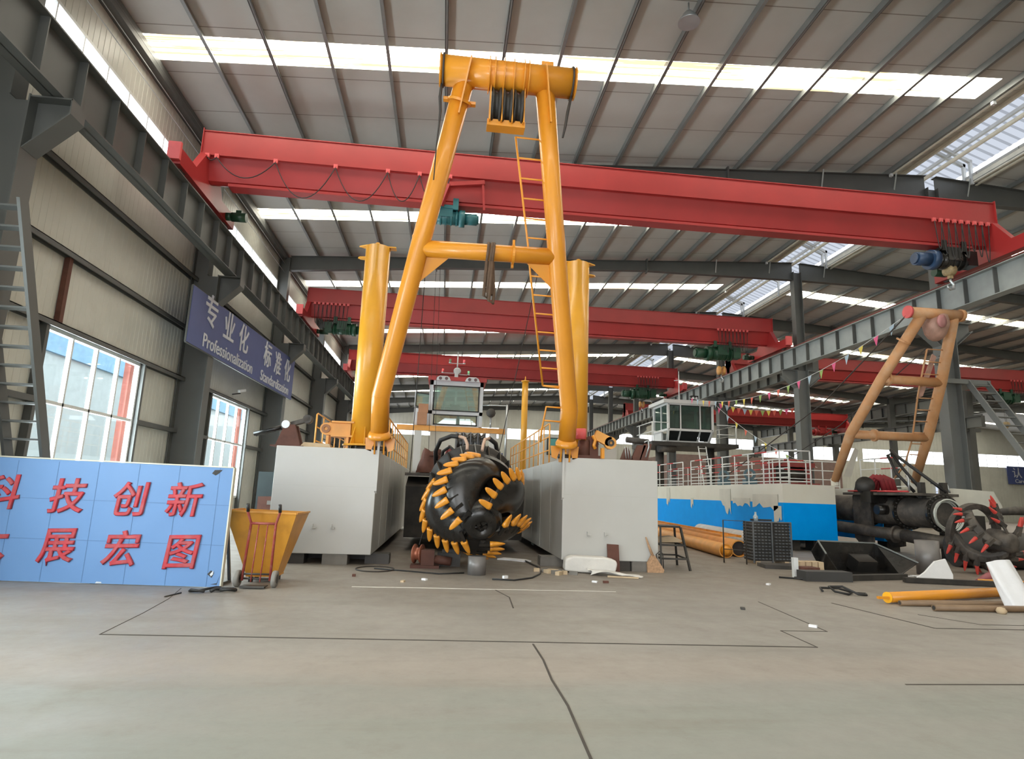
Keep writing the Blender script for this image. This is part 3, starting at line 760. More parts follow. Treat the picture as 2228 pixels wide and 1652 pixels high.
rope([(-1.0, 19.6, 9.0), (-1.04, 19.8, 5), (-1.1, 20, 2.1)], 'dark wire rope hanging straight beside the left yellow leg', .014)
rope([(-.66, 20, 9.2), (-.6, 20, 5), (-.53, 20, 2.3)], 'thin wire rope dropping past the left side of the cabin glass', .008)
rope([(-.52, 20.1, 9.2), (-.42, 20.1, 5), (-.3, 20.1, 2.3)], 'thin wire rope crossing the cabin window beside another', .008)
rope([(2.8, 19.5, 9.0), (2.35, 20, 6.2), (1.75, 20, 2.9)], 'slanting wire rope running down behind the ladder of the gantry', .014)

# ------------------------------------------------------------------ yellow spuds
def spud(x, y, z0, z1, r, lab, side):
    t = thing('spud', (x, y, z0), lab, 'spud')
    MB().cyl((x, y, z0+.12), (x, y, z1), r, seg=32).build('tube', SPUDY, t)
    b = MB()
    b.prism([(-r-.02, -.12), (r*.9, -.12), (r+.16, 0), (r*.9, .12), (-r-.02, .12)] if side > 0 else [(-r-.16, 0), (-r*.9, -.12), (r+.14, -.1), (r+.14, .1), (-r*.9, .12)], (x, y, z1), (1, 0, 0), (0, 1, 0), (0, 0, .03)); b.build('top_plate', SPUDY, t)
    b = MB(); b.ring((x+side*.02, y, z1+.08), (0, 1, 0), .07, .03, .04, 14); b.build('lifting_eye', SPUDY, t)
    b = MB(); s = side; b.prism([(r*.8, -.1), (r+.12, -.07), (r+.17, 0), (r+.12, .07), (r*.8, .1)], (x, y, z1-.3), (s, 0, 0), (0, 1, 0), (0, 0, .03)); b.build('side_lug', SPUDY, t)
    b = MB()
    for i in range(8):
        a = 2*pi*i/8+.2; p = Vector((x+cos(a)*r, y+sin(a)*r, z0+.12)); d = Vector((cos(a), sin(a), 0)); 
        b.prism([(0, 0), (.14, 0), (0, .42)], p-Vector((-d.y, d.x, 0))*.01, d, (0, 0, 1), Vector((-d.y, d.x, 0))*.02)
    b.build('base_ribs', SPUDY, t)
    MB().cyl((x, y, z0+.1), (x, y, z0+.14), r+.16, seg=32).build('base_flange', SPUDY, t)
    b = MB()
    for i in range(10):
        a = 2*pi*i/10; b.box((x+cos(a)*(r+.05), y+sin(a)*(r+.05), z0+.05), (.03, .03, .1))
    b.cyl((x, y, z0), (x, y, z0+.1), r-.04, seg=20); b.build('base_socket', DARK, t)
    return t
spud(-1.92, 14.45, 2.45, 7.45, .3, 'stout yellow spud tube on the left pontoon behind the gantry leg', -1)
spud(3.1, 14.45, 2.45, 7.42, .3, 'stout yellow spud tube on the right pontoon behind the gantry leg', 1)
t = thing('spud', (3.2, 25.0, 2.45), 'slim distant yellow spud tube far back between cabin and ladder', 'spud')
MB().cyl((3.2, 25, 2.45), (3.2, 25, 6.25), .13, seg=18).build('tube', SPUDY, t); MB().cyl((3.2, 25, 6.25), (3.2, 25, 6.3), .17, seg=18).build('top_plate', SPUDY, t); MB().cyl((3.2, 25, 6.3), (3.2, 25, 6.5), .04, .01, seg=8).build('lifting_eye', SPUDY, t)

# bow fittings on the pontoon decks
t = thing('hinge_bracket', (-2.45, 14.4, 2.45), 'yellow hinge bracket with round eye left of the left spud', 'bracket')
b = MB(); b.box2((-2.75, 14.3, 2.78), (-2.2, 14.5, 3.06)); b.cyl((-2.75, 14.29, 2.92), (-2.75, 14.51, 2.92), .14, seg=18); b.box2((-2.62, 14.2, 3.06), (-2.12, 14.6, 3.1)); b.box2((-2.62, 14.2, 2.74), (-2.12, 14.6, 2.78)); b.build('bracket_arm', YELO, t)
MB().ring((-2.75, 14.28, 2.92), (0, 1, 0), .1, .04, .05, 16).build('eye_ring', mat('bronze_bush', (150, 100, 60), .5), t)
for x in (-2.7, -2.25): MB().box2((x-.03, 14.25, 2.45), (x+.03, 14.55, 2.76)).build('leg', YELO, t)
t = thing('roller_fairlead', (-3.55, 14.1, 2.45), 'rusty roller fairlead on the outer corner of the left pontoon', 'fairlead')
b = MB(); b.prism([(-.28, 0), (.28, 0), (.12, .5), (-.1, .5)], (-3.5, 14.0, 2.45), (1, 0, 0), (0, 0, 1), (0, .08, 0)); b.prism([(-.28, 0), (.28, 0), (.12, .5), (-.1, .5)], (-3.5, 14.3, 2.45), (1, 0, 0), (0, 0, 1), (0, .08, 0)); b.box2((-3.85, 13.9, 2.45), (-3.15, 14.45, 2.48)); b.build('stand', RUST, t)
b = MB(); b.bar((-3.7, 14.2, 2.9), (-3.08, 14.2, 3.12), .2, .09); b.cyl((-3.15, 14.1, 3.1), (-3.15, 14.3, 3.1), .1, seg=12); b.build('rocker_arm', DUSTY, t)
for dx in (0, .12): MB().cyl((-4.3, 14.2+dx, 2.72), (-3.6, 14.2+dx, 2.93), .05, seg=10).build('roller', BLACK, t)
MB().cyl((-3.58, 13.98, 2.95), (-3.58, 14.4, 2.95), .09, seg=12).build('pin', CHROME, t)
t = thing('swing_fairlead', (3.2, 14.3, 2.45), 'rusty winch fitting with orange eye beside the right gantry foot', 'fairlead')
b = MB(); b.box2((3.0, 14.0, 2.43), (3.55, 14.6, 2.5)); b.cyl((3.18, 14.15, 2.5), (3.18, 14.15, 2.85), .16, .13, seg=14); b.box2((3.3, 14.05, 2.5), (3.5, 14.4, 2.95)); b.build('body', RUST, t)
MB().cyl((3.08, 14.0, 2.86), (3.08, 14.0, 3.1), .12, seg=14).build('red_cap', PALER, t)
b = MB(); b.bar((3.4, 14.0, 2.98), (3.75, 14.0, 2.82), .14, .22); b.cyl((3.76, 13.93, 2.8), (3.76, 14.07, 2.8), .14, seg=18); b.build('eye_arm', YELO, t); MB().ring((3.76, 13.92, 2.8), (0, 1, 0), .08, .035, .04, 14).build('eye_ring', DARK, t)
b = MB(); b.tube([(3.34, 13.95, 2.95), (3.4, 13.93, 2.85), (3.36, 13.92, 2.72), (3.4, 13.93, 2.65)], .04, 8); b.box((3.56, 13.9, 2.55), (.07, .1, .24)); b.build('yellow_hook', YEL, t); t.location.y -= .32; t.location.z += .022
t = thing('fairlead_rollers', (4.6, 14.2, 2.45), 'dark rusty roller frame on the outer corner of the right pontoon', 'fairlead')
b = MB(); b.box2((4.15, 13.9, 2.43), (4.84, 14.5, 2.48)); b.prism([(0, 0), (.22, 0), (.36, .36), (.16, .36)], (4.35, 13.95, 2.47), (1, 0, 0), (0, 0, 1), (0, .1, 0)); b.prism([(0, 0), (.2, 0), (.3, .4), (.12, .4)], (4.55, 13.95, 2.47), (1, 0, 0), (0, 0, 1), (0, .1, 0)); b.prism([(0, 0), (.25, 0), (.12, .3)], (4.15, 13.95, 2.47), (1, 0, 0), (0, 0, 1), (0, .3, 0)); b.build('stand', RUST, t)
MB().cyl((4.25, 14.0, 2.95), (4.8, 14.05, 2.92), .07, seg=12).build('roller', DUSTY, t)
for x in (4.22, 4.28, 4.34): MB().cyl((x, 13.93, 2.5), (x-.03, 13.93, 2.78), .014, seg=6).build('bolt', CHROME, t)
MB().tube([(4.7, 13.95, 2.55), (4.78, 13.95, 2.8), (4.76, 13.95, 2.95), (4.66, 13.95, 2.9)], .02, 6).build('handle', CHROME, t)
o = MB().prism([(0, 0), (1.0, 0), (1.0, .42), (.12, .2)], (3.35, 15.2, 2.43), (1, 0, 0), (0, 0, 1), (0, .02, 0)).build('deck_plate', WHITE); tag(o, 'pale wedge plate standing on the right pontoon deck', 'plate')
b = MB(); b.prism([(-.35, 0), (.35, 0), (.3, .1), (-.25, .12)], (-2.9, 14.0, 2.45), (1, 0, 0), (0, 0, 1), (0, .3, 0)); tag(b.build('timber_offcut', WOOD), 'low brown timber on the left pontoon deck edge', 'timber')

# ------------------------------------------------------------------ cutter head (black, yellow teeth)
def tooth_mesh(name, m, L_=.2, w=.085, th=.06, taper=.5):
    b = MB(); prof = [(0, 1., 1.), (.18, 1., 1.), (.2, .93, .95), (.45, .86, .8), (.7, .74, .55), (.88, .52, .34), (1., .2, .14)]
    R = []
    for s, a, c in prof:
        hw, ht = w/2*a, th/2*c
        R.append([b.bm.verts.new((s*L_, hw*x, ht*y)) for x, y in ((-1, -.55), (-.6, -1), (.6, -1), (1, -.55), (1, .55), (.6, 1), (-.6, 1), (-1, .55))])
    for A, B in zip(R, R[1:]):
        for i in range(8):
            f = b.face([A[i], A[(i+1) % 8], B[(i+1) % 8], B[i]])
            if f: f.smooth = True
    b.face(R[0][::-1]); b.face(R[-1])
    bmesh.ops.recalc_face_normals(b.bm, faces=b.bm.faces[:])
    me = bpy.data.meshes.new(name); b.bm.to_mesh(me); b.bm.free(); me.materials.append(m); return me
def put(me, name, parent, M):
    o = bpy.data.objects.new(name, me); COL.objects.link(o); o.parent = parent; o.matrix_local = Matrix.Translation(-parent.location) @ M; return o
def frame_of(x, y):     # rotation with local X along x, local Y near y
    x = Vector(x).normalized(); z = x.cross(Vector(y)).normalized(); yy = z.cross(x)
    return Matrix((x, yy, z)).transposed().to_4x4()

CB = Vector((.66, 13.28, 1.57)); CA = Vector((.1, -.86, -.5)).normalized()   # ring centre, axis towards the nose
CU = Vector((1, 0, 0)); CU = (CU-CA*CU.dot(CA)).normalized(); CV = CU.cross(CA)       # CV points up
if CV.z < 0: CV = -CV
def crown(s, phi, off=0.):     # s from ring (0) to nose (1)
    L_ = 1.26
    r = .86+.26*sin(min(s, 1)*2.1+.15)-.64*max(0, s-.35)**1.7/(.65**1.7)+off
    return CB+CA*(s*L_+.02)+(CU*cos(phi)+CV*sin(phi))*r
ch = thing('dredge_cutter', (CB.x+.1, CB.y-.5, .35), 'glossy black cutter head with yellow teeth between the white pontoons', 'cutter head')
# hub cone and nose
b = MB(); b.lathe(CB, CA, [(.34, -.1), (.38, .6), (.46, .85), (.44, 1.05), (.38, 1.2), (.28, 1.28), (.14, 1.31), (.12, 1.2)], 32); b.build('hub', BLACK, ch)
b = MB(); b.ring(CB+CA*.02, CA, .93, .7, .14, 48); b.build('back_ring', BLACK, ch)
TW = radians(78); PH = [radians(a) for a in (163, 232, 303, 7, 80)]
tm = tooth_mesh('tooth', YEL, .3, .135, .1)
for ph in PH:
    def blade(u, v, ph=ph):
        s = .02+.96*u; lead = ph-TW*(1-s)+.08*sin(s*pi); wid = radians(60-12*s)
        p = crown(s, lead-wid*v, -.02-.42*(v**2.2)*(.55+.45*s) + .03*(1-v))
        e = 1e-3
        s2 = s+e; l2 = ph-TW*(1-s2)+.08*sin(s2*pi)
        pu = crown(s2, l2-radians(60-12*s2)*v, -.02-.42*(v**2.2)*(.55+.45*s2)+.03*(1-v))
        v2 = v+e; pv = crown(s, lead-wid*v2, -.02-.42*(v2**2.2)*(.55+.45*s)+.03*(1-v2))
        n = (pu-p).cross(pv-p)
        out = p-(CB+CA*((p-CB).dot(CA)))
        if n.dot(out) < 0: n = -n
        return p, n
    bl = MB().solid(blade, 22, 12, .075).build('blade', BLACK, ch)
    # stepped tooth seats along the leading edge and the teeth in them
    for k in range(10):
        s = .05+.93*k/9; lead = ph-TW*(1-s)+.08*sin(s*pi)
        p = crown(s, lead); e = 1e-2
        tang = (crown(s, lead+e)-p).normalized(); edge = (crown(min(s+e, 1.2), ph-TW*(1-s-e)+.08*sin((s+e)*pi))-p).normalized()
        outw = (p-(CB+CA*((p-CB).dot(CA)))).normalized()
        d = (tang*.86+outw*.42+CA*.12).normalized()
        if k in (0,): d = (tang*.9+outw*.3-CA*.1).normalized()
        M = Matrix.Translation(p-tang*.05-outw*.0) @ frame_of(d, edge)
        put(tm, 'tooth', ch, M)
        q = p-tang*.06-outw*.03
        sb = MB(); sb.bar(q+d*.07, q-d*.2, .085, .06, outw); sb.build('tooth_seat', BLACK, bl)

# ladder end behind the cutter: flange drum, bolts, hoses, sheave tower
ce = thing('cutter_ladder', (.5, 16.5, .3), 'dark steel cutter ladder reaching forward between the pontoons', 'ladder')
BA = -CA
b = MB(); b.lathe(CB-CA*.08, BA, [(.55, -.02), (.84, 0), (.86, .06), (.86, .3), (.95, .32), (.95, .38), (.5, .4), (.45, .7)], 44); b.build('bearing_drum', DARK, ce)
for i in range(20):
    a = 2*pi*i/20; d = CU*cos(a)+CV*sin(a); MB().bar(CB+BA*.1+d*.86, CB+BA*.42+d*.93, .025, .12, d).build('drum_rib', BLACK, ce)
b = MB(); b.prism([(17.0, .35), (23.4, .35), (23.4, 2.05), (17.5, 1.98), (16.6, 1.7)], (-1.0, 0, 0), (0, 1, 0), (0, 0, 1), (3.2, 0, 0)); b.build('ladder_body', DARK, ce)
b = MB(); b.hexa([(-1.05, 16.7, 1.98), (2.2, 16.9, 2.0), (2.2, 22, 2.1), (-1.05, 22, 2.1), (-1.05, 16.7, 2.06), (2.2, 16.9, 2.08), (2.2, 22, 2.18), (-1.05, 22, 2.18)]); b.build('deck_plate', DUSTY, ce)
b = MB(); b.bar((.58, 13.75, 1.95), (.6, 17.2, 1.45), 1.0, .8); b.build('neck', DARK, ce)
st = MB()
for i in range(4): st.lathe((.25+.17*i, 14.35, 2.72), (1, 0, 0), [(.05, 0), (.26, 0), (.26, .03), (.2, .06), (.26, .1), (.26, .13), (.05, .13)], 22)
st.build('sheave_stack', BLACK, ce)
b = MB()
for i in range(5): b.box((.23+.17*i, 14.35, 2.6), (.025, .3, .75))
b.build('sheave_cheeks', BLACK, ce)
for pts, lab in (([(-.2, 14.3, 2.2), (-.22, 14.0, 2.5), (-.12, 13.7, 2.72), (.12, 13.4, 2.8), (.28, 13.25, 2.78)], 1), ([(1.18, 14.3, 2.2), (1.2, 14.0, 2.48), (1.12, 13.7, 2.7), (.95, 13.4, 2.78)], 2), ([(-.08, 14.4, 2.3), (-.05, 14.1, 2.5), (.1, 13.9, 2.6), (.2, 13.8, 2.5)], 3)):
    MB().tube(pts, .05 if lab < 3 else .035, 10).build('hydraulic_hose', BLKR, ce)
for pts in ([(.28, 13.25, 2.78), (.4, 13.12, 2.74), (.46, 13.05, 2.6), (.46, 13.0, 2.48)], [(.95, 13.4, 2.78), (.84, 13.2, 2.74), (.8, 13.08, 2.6), (.78, 13.0, 2.48)], [(.42, 12.86, 2.4), (.48, 12.8, 2.34), (.5, 12.78, 2.2)]):
    MB().tube(pts, .035, 8).build('hose_fitting', mat('beige_hose_fitting', (190, 160, 140), .5), ce)
o = MB().cyl((.745, 12.5, 0), (.745, 12.5, .36), .18, seg=24).build('pipe_stub', mat('grey_steel_pipe', (122, 118, 116), .4, metal=.3, vary=.1)); tag(o, 'short grey pipe stub on the floor propping the cutter head', 'pipe')
# brown sack on the ladder deck
b = MB(); rnd = random.Random(3)
def sack(u, v):
    a = 2*pi*u; h = v
    r = .34*(1-.35*h)*(1+.18*sin(3*a+1)+.1*sin(7*a+4*h)); return (-.42+r*cos(a)*1.25, 18.4+r*sin(a), 2.12+.62*h*(1+.18*sin(2*a)))
b.grid(sack, 28, 8); bmesh.ops.contextual_create(b.bm, geom=[e for e in b.bm.edges if e.is_boundary]) if False else None
b.lathe((-.42, 18.4, 2.7), (0, 0, 1), [(.28, -.1), (.2, .02), (.06, .06)], 14)
tag(b.build('cloth_bundle', mat('brown_tarp', (96, 62, 52), .85, vary=.3, bump=.8, bscale=8)), 'crumpled brown cloth bundle on the dark ladder deck left of the cutter', 'bundle')
b = MB(); b.box((.2, 19.2, 2.44), (.5, .5, .5)); b.box((.15, 19.2, 2.78), (.3, .3, .25)); b.tube([(0, 19, 2.68), (.1, 18.9, 2.98), (.3, 18.9, 2.83)], .03, 6)
tag(b.build('pump_motor', mat('dull_red_machine', (140, 58, 56), .5)), 'dull red pump motor behind the brown cloth bundle', 'motor')

# ------------------------------------------------------------------ control cabin of the near dredger
cb = thing('control_cabin', (.3, 26.8, 4.36), 'silver grey control cabin with green glass seen through the yellow gantry', 'cabin')
Y = 26.0; GRY = mat('silver_cabin_paint', (196, 198, 202), .4, vary=.03)
x0, x1, z0, z1 = -.82, 1.5, 4.32, 6.3
b = MB()
def frm(b, x0, x1, z0, z1, y, d, w):
    b.box2((x0, y, z0), (x0+w, y+d, z1)); b.box2((x1-w, y, z0), (x1, y+d, z1)); b.box2((x0, y, z0), (x1, y+d, z0+w)); b.box2((x0, y, z1-w), (x1, y+d, z1))
b.box2((x0, Y+.1, z0), (x0+.1, Y+2.2, 5.0)); b.box2((x1-.1, Y+.1, z0), (x1, Y+2.2, 5.0)); b.box2((x0, Y+2.1, z0), (x1, Y+2.2, 4.45)); b.box2((x0, Y+2.1, z1-.1), (x1, Y+2.2, z1))
for xx in (x0, x1-.1, .3): b.box2((xx, Y+2.1, z0), (xx+.1, Y+2.2, z1))
b.box2((x0, Y, z0-.05), (x1, Y+2.2, z0+.03))
b.box2((x0, Y, 4.84), (x1, Y+.1, 4.99)); b.box2((x0, Y, 6.1), (x1, Y+.1, z1)); b.box2((x0, Y, z0), (x0+.16, Y+.1, z1)); b.box2((x1-.14, Y, z0), (x1, Y+.1, z1)); b.box2((x0, Y+.02, z0), (x1, Y+.12, 4.37))
b.build('body', GRY, cb)
for za, zb in ((4.98, 6.1), (4.38, 4.84)):
    xa, xb = (-.64, 1.34) if za > 4.9 else (-.6, 1.28)
    b = MB(); frm(b, xa, xb, za, zb, Y-.02, .06, .05); f = b.build('window_seal', BLKR, cb)
    MB().box(((xa+xb)/2, Y+.01, (za+zb)/2), (xb-xa-.08, .01, zb-za-.08)).build('window_glass', GLASSG, f)
    for x in (-.15, .84): MB().box((x, Y+.03, (za+zb)/2), (.02, .02, zb-za-.08)).build('window_bar', GRY, f)
b = MB(); b.box2((-.9, Y-.15, z1), (1.62, Y+2.3, z1+.16)); b.build('roof', RED, cb)
for xc in (-.25, 1.0):
    b = MB(); b.prism([(-.32, 0), (.32, 0), (.26, .14), (.16, .2), (-.16, .2), (-.26, .14)], (xc, Y-.2, z1-.02), (1, 0, 0), (0, 0, 1), (0, .03, 0)); k = b.build('lamp_board', GRY, cb)
    for dx in (-.13, .13): MB().cyl((xc+dx, Y-.22, z1+.06), (xc+dx, Y-.27, z1+.06), .06, .07, seg=14).build('lamp', mat('brown_lamp_lens', (92, 70, 74), .3), k)
# side wing window (open) at left
wb = MB(); xw0, xw1 = -1.45, -.82
wb.prism([(xw0, 4.3), (xw1, 4.3), (xw1, 5.0), (xw0, 5.15)], (0, Y+.5, 0), (1, 0, 0), (0, 0, 1), (0, .05, 0)); wb.box2((xw0, Y+.5, 5.1), (xw0+.07, Y+.56, 5.85)); wb.build('side_panel', GRY, cb)
b = MB(); P = [(xw0+.06, 5.22), (xw1, 5.05), (xw1, 5.75), (xw0+.06, 5.8)]
for p, q in zip(P, P[1:]+P[:1]): b.bar((p[0], Y+.48, p[1]), (q[0], Y+.48, q[1]), .04, .05, (0, 1, 0))
f = b.build('side_window_frame', BLKR, cb); MB().prism(P, (0, Y+.5, 0), (1, 0, 0), (0, 0, 1), (0, .01, 0)).build('window_glass', GLASSG, f)
# interior: console, seat, back wall
b = MB(); b.box2((-.6, Y+.5, 4.95), (1.3, Y+.9, 5.08)); b.box2((-.3, Y+.55, 4.37), (.1, Y+.85, 4.95)); b.build('console', mat('beige_console', (200, 196, 180), .5), cb)
b = MB(); b.box2((.1, Y+1.2, 4.6), (.55, Y+1.65, 4.85)); b.box2((.1, Y+1.6, 4.8), (.55, Y+1.7, 5.5)); b.build('seat', BLKR, cb)
# navigation lights on the roof
nm = thing('signal_mast', (.33, 26.6, 6.46), 'white signal mast with red and green lamps on the cabin roof', 'mast')
MB().cyl((.33, 26.6, 6.46), (.33, 26.6, 7.75), .03, seg=8).build('pole', CHROME, nm)
for x, z, m in ((-.3, 6.85, (240, 90, 90)), (.84, 6.8, (150, 220, 170)), (.0, 7.3, (110, 130, 100)), (.62, 7.3, (240, 110, 120))):
    b = MB(); b.bar((.33, 26.6, z-.08), (x, 26.6, z-.08), .025, .025); b.cyl((x, 26.6, z-.09), (x, 26.6, z-.05), .06, seg=12); k = b.build('lamp_arm', CHROME, nm)
    MB().cyl((x, 26.6, z-.05), (x, 26.6, z+.1), .05, seg=12).build('signal_lamp', mat('lamp_%d_%d' % (m[0], m[1]), m, .25, vary=0), k)
b = MB(); b.lathe((.33, 26.5, 6.85), (0, -1, 0), [(.02, -.1), (.17, -.02), (.17, .02), (.12, .03)], 18); b.build('search_lamp', CHROME, nm); MB().box((.3, 26.45, 6.62), (.16, .2, .2)).build('lamp_box', CHROME, nm)

# platform beam that carries the cabin, and white shelter under it
pb = thing('platform_beam', (.2, 26, 4.1), 'faded orange platform beam under the control cabin', 'beam')
b = MB(); b.box2((-2.1, 25.9, 4.1), (2.55, 26.1, 4.3)); b.box2((-2.1, 25.85, 4.28), (2.55, 28, 4.31)); b.build('beam', YELO, pb)
for x in (-1.2, 2.0): MB().box2((x-.15, 25.95, 2.1), (x+.15, 26.2, 4.1)).build('leg', WHITE, pb)
o = MB().box2((-.7, 26.3, 2.15), (1.3, 26.4, 4.1)).build('plastic_sheet', FILM); tag(o, 'wrinkled translucent plastic sheet hung under the platform beam', 'plastic sheet')
for z, h, x in ((4.31, .52, -1.05), (4.83, .36, -1.02)):
    o = MB().box((x, 25.7, z+h/2), (.4, .35, h)).build('cardboard_box', CARD); tag(o, 'brown cardboard box on the platform left of the cabin, ' + ('lower of two' if h > .4 else 'upper of two'), 'box')
t = thing('exhaust_stack', (2.5, 25.4, 2.45), 'tall thin silver pipe standing right of the cabin', 'pipe')
MB().cyl((2.5, 25.4, 2.45), (2.5, 25.4, 5.3), .05, seg=12).build('pipe', CHROME, t); MB().tube([(2.5, 25.4, 5.25), (1.8, 25.8, 5.3), (1.5, 26, 5.3)], .03, 8).build('stay', CHROME, t)
t = thing('searchlight', (1.85, 25.7, 4.31), 'dusty wrapped deck light on a short post right of the cabin', 'lamp')
MB().cyl((1.85, 25.7, 4.31), (1.85, 25.7, 4.75), .04, seg=8).build('post', CHROME, t); MB().lathe((1.85, 25.7, 4.95), (0, -1, 0), [(.03, -.2), (.16, -.12), (.2, 0), (.19, .1), (.03, .12)], 10).build('lamp_shell', DUSTY, t)
# shipping machines seen beyond: small cab, blue panels
t = thing('site_cab', (4.5, 24.5, 2.45), 'small grey cab with green window behind the right railing', 'cab')
b = MB(); b.box2((3.95, 24.5, 2.45), (5.3, 26, 4.05)); b.build('body', mat('pale_grey_cab', (198, 196, 188), .5), t); b = MB(); b.box2((4.1, 24.44, 3.2), (4.7, 24.5, 3.9)); f = b.build('window_seal', BLKR, t); MB().box2((4.15, 24.42, 3.24), (4.65, 24.44, 3.86)).build('window_glass', mat('teal_glass', (96, 160, 156), .1), f)
o = MB().box2((1.45, 27, 2.2), (2.55, 27.1, 3.35)).build('banner_board', BANNER); tag(o, 'distant navy board partly hidden behind the right railing', 'board')

# ------------------------------------------------------------------ red bridge cranes
def bridge_crane(x0, x1, y, lab, z0=9.25, fest=(), ends=True, k=1.):
    t = thing('bridge_crane', ((x0+x1)/2, y, z0), lab, 'crane')
    xa, xb = x0-.1, x1+.1
    zt = z0+1.98; zl = z0+1.27
    b = MB()
    P = [(-.36, zl), (-.36, zt), (.36, zt), (.36, zl), (.29, zl-.03), (.15, z0+.6), (.03, z0+.56), (-.03, z0+.56), (-.15, z0+.6), (-.29, zl-.03)]
    b.prism(P, (xa+.0, y, 0), (0, 1, 0), (0, 0, 1), (xb-xa, 0, 0)); b.build('box_girder', RED, t)
    b = MB(); b.box2((xa, y-.4, zl-.02), (xb, y-.34, zl+.04)); b.box2((xa, y+.34, zl-.02), (xb, y+.4, zl+.04)); b.box2((xa, y-.39, zt-.015), (xb, y+.39, zt+.01)); b.build('girder_lip', RED, t)
    b = MB(); b.box2((xa+.75, y-.02, z0+.5), (xb-.75, y+.02, z0+.7)); b.box2((xa+.75, y-.2, z0+.46), (xb-.75, y+.2, z0+.54)); b.build('track_flange', RED, t)
    for x, s in ((x0, 1), (x1, -1)):
        b = MB(); b.box2((x-.14, y-1.95, z0+.08), (x+.14, y+1.95, z0+.5)); b.prism([(y-1.0, z0+.5), (y+1.0, z0+.5), (y+.42, zl), (y-.42, zl)], (x-.1, 0, 0), (0, 1, 0), (0, 0, 1), (.2, 0, 0)); ec = b.build('end_carriage', RED, t)
        for yy in (y-1.55, y+1.55): MB().cyl((x-.06, yy, z0+.2), (x+.06, yy, z0+.2), .19, seg=20).build('wheel', DARK, ec)
        MB().box2((x-.15, y-2.05, z0+.16), (x+.15, y-1.96, z0+.62)).build('buffer_box', PALER, ec)
        b = MB(); b.cyl((x+.14*s, y+1.3, z0+.22), (x+.3*s, y+1.3, z0+.22), .12, seg=14); b.cyl((x+.3*s, y+1.3, z0+.22), (x+.72*s, y+1.3, z0+.22), .14, seg=16); b.box((x+.5*s, y+1.3, z0+.38), (.16, .14, .08)); b.build('drive_motor', GREEN, ec)
        MB().box2((min(xa, xa+.02) if s > 0 else xb-.02, y-.42, zl-.25), (xa+.02 if s > 0 else xb, y+.42, zt+.06)).build('end_plate', RED, t)
    # festoon cable trolleys on the near lip, cables sagging between
    for fs in fest:
        for i, (x, drop) in enumerate(fs):
            b = MB(); b.box((x, y-.42, zl-.06), (.11, .06, .12)); b.cyl((x, y-.46, zl-.06), (x, y-.45, zl-.06), .025, seg=8); b.build('cable_trolley', PALER, t)
            if i+1 < len(fs):
                x2, d = fs[i+1]; n = 14
                MB().tube([(x+(x2-x)*j/n, y-.44, zl-.1-drop*(1-(2*j/n-1)**2)) for j in range(n+1)], .014, 6).build('festoon_cable', BLKR, t)
    return t
def hoist(cr, x, y, z0, body, motor, hookz=None, flip=1, s=1., pulley=False):
    zb = z0+.46
    h = MB(); h.box((x, y, zb-.08), (.9*s, .5, .1))
    for dx in (-.35*s, .35*s):
        for sy in (-.26, .26): h.box((x+dx, y+sy, zb), (.16, .05, .34))
    h = h.build('hoist_trolley', body, cr)
    b = MB(); b.cyl((x-.5*s, y, zb-.42*s), (x+.5*s, y, zb-.42*s), .27*s, seg=24)
    for i in range(5): b.ring((x-.4*s+.2*s*i, y, zb-.42*s), (1, 0, 0), .3*s, .25*s, .04, 24)
    b.box((x, y-.2*s, zb-.3*s), (.5*s, .2*s, .4*s)); b.build('drum', body, h)
    b = MB(); b.cyl((x+.5*s*flip, y, zb-.42*s), (x+.72*s*flip, y, zb-.42*s), .33*s, seg=20); b.cyl((x+.72*s*flip, y, zb-.42*s), (x+1.2*s*flip, y, zb-.42*s), .22*s, seg=20); b.cyl((x+1.2*s*flip, y, zb-.42*s), (x+1.26*s*flip, y, zb-.42*s), .17*s, seg=20); b.build('motor', motor, h)
    b = MB(); b.box((x-.7*s*flip, y, zb-.35*s), (.35*s, .42*s, .5*s)); b.build('control_box', body, h)
    if hookz is not None:
        b = MB()
        for dx, dy in ((-.08, 0), (.08, 0)): b.cyl((x+dx, y+dy, zb-.6), (x+dx*.6, y+dy, hookz+.3), .01, seg=6)
        b.build('hoist_rope', ROPE, h)
        b = MB()
        if pulley:
            for dx in (-.12, .12): b.lathe((x+dx-.05, y, hookz+.25), (1, 0, 0), [(.1, 0), (.24, .01), (.2, .05), (.24, .09), (.1, .1)], 20)
        else:
            b.lathe((x-.12, y, hookz+.25), (1, 0, 0), [(.08, 0), (.19, .02), (.17, .12), (.19, .22), (.08, .24)], 18); b.box((x, y, hookz+.08), (.12, .1, .2))
        b.build('hook_block', OCHRE if pulley else mat('striped_hook_block', (160, 140, 104), .5, vary=.3, scale=14), h)
        b = MB(); b.tube([(x, y, hookz), (x, y, hookz-.1), (x+.1, y, hookz-.2), (x+.08, y, hookz-.34), (x-.03, y, hookz-.38), (x-.12, y, hookz-.3), (x-.12, y, hookz-.22)], [.03, .035, .045, .045, .04, .03, .012], 8); b.build('hook', CHROME, h)
    return h
def bundle(x0, n, dx, drop):
    return [(x0+dx*i, drop*(.8+.35*((i*7) % 5)/5)) for i in range(n)]
c1 = bridge_crane(-7.05, 16.85, 16.55, 'nearest red bridge crane, spanning the hall behind the top of the yellow gantry',
    fest=([(-6.95, .1), (-6.7, .55), (-5.13, 1.0), (-3.5, .95), (-2.05, .85), (-1.16, .8), (-.29, .3)], bundle(14.75, 9, .23, 1.15)))
hoist(c1, -.35, 16.55, 9.25, TEAL, TEAL, None, 1, .75)
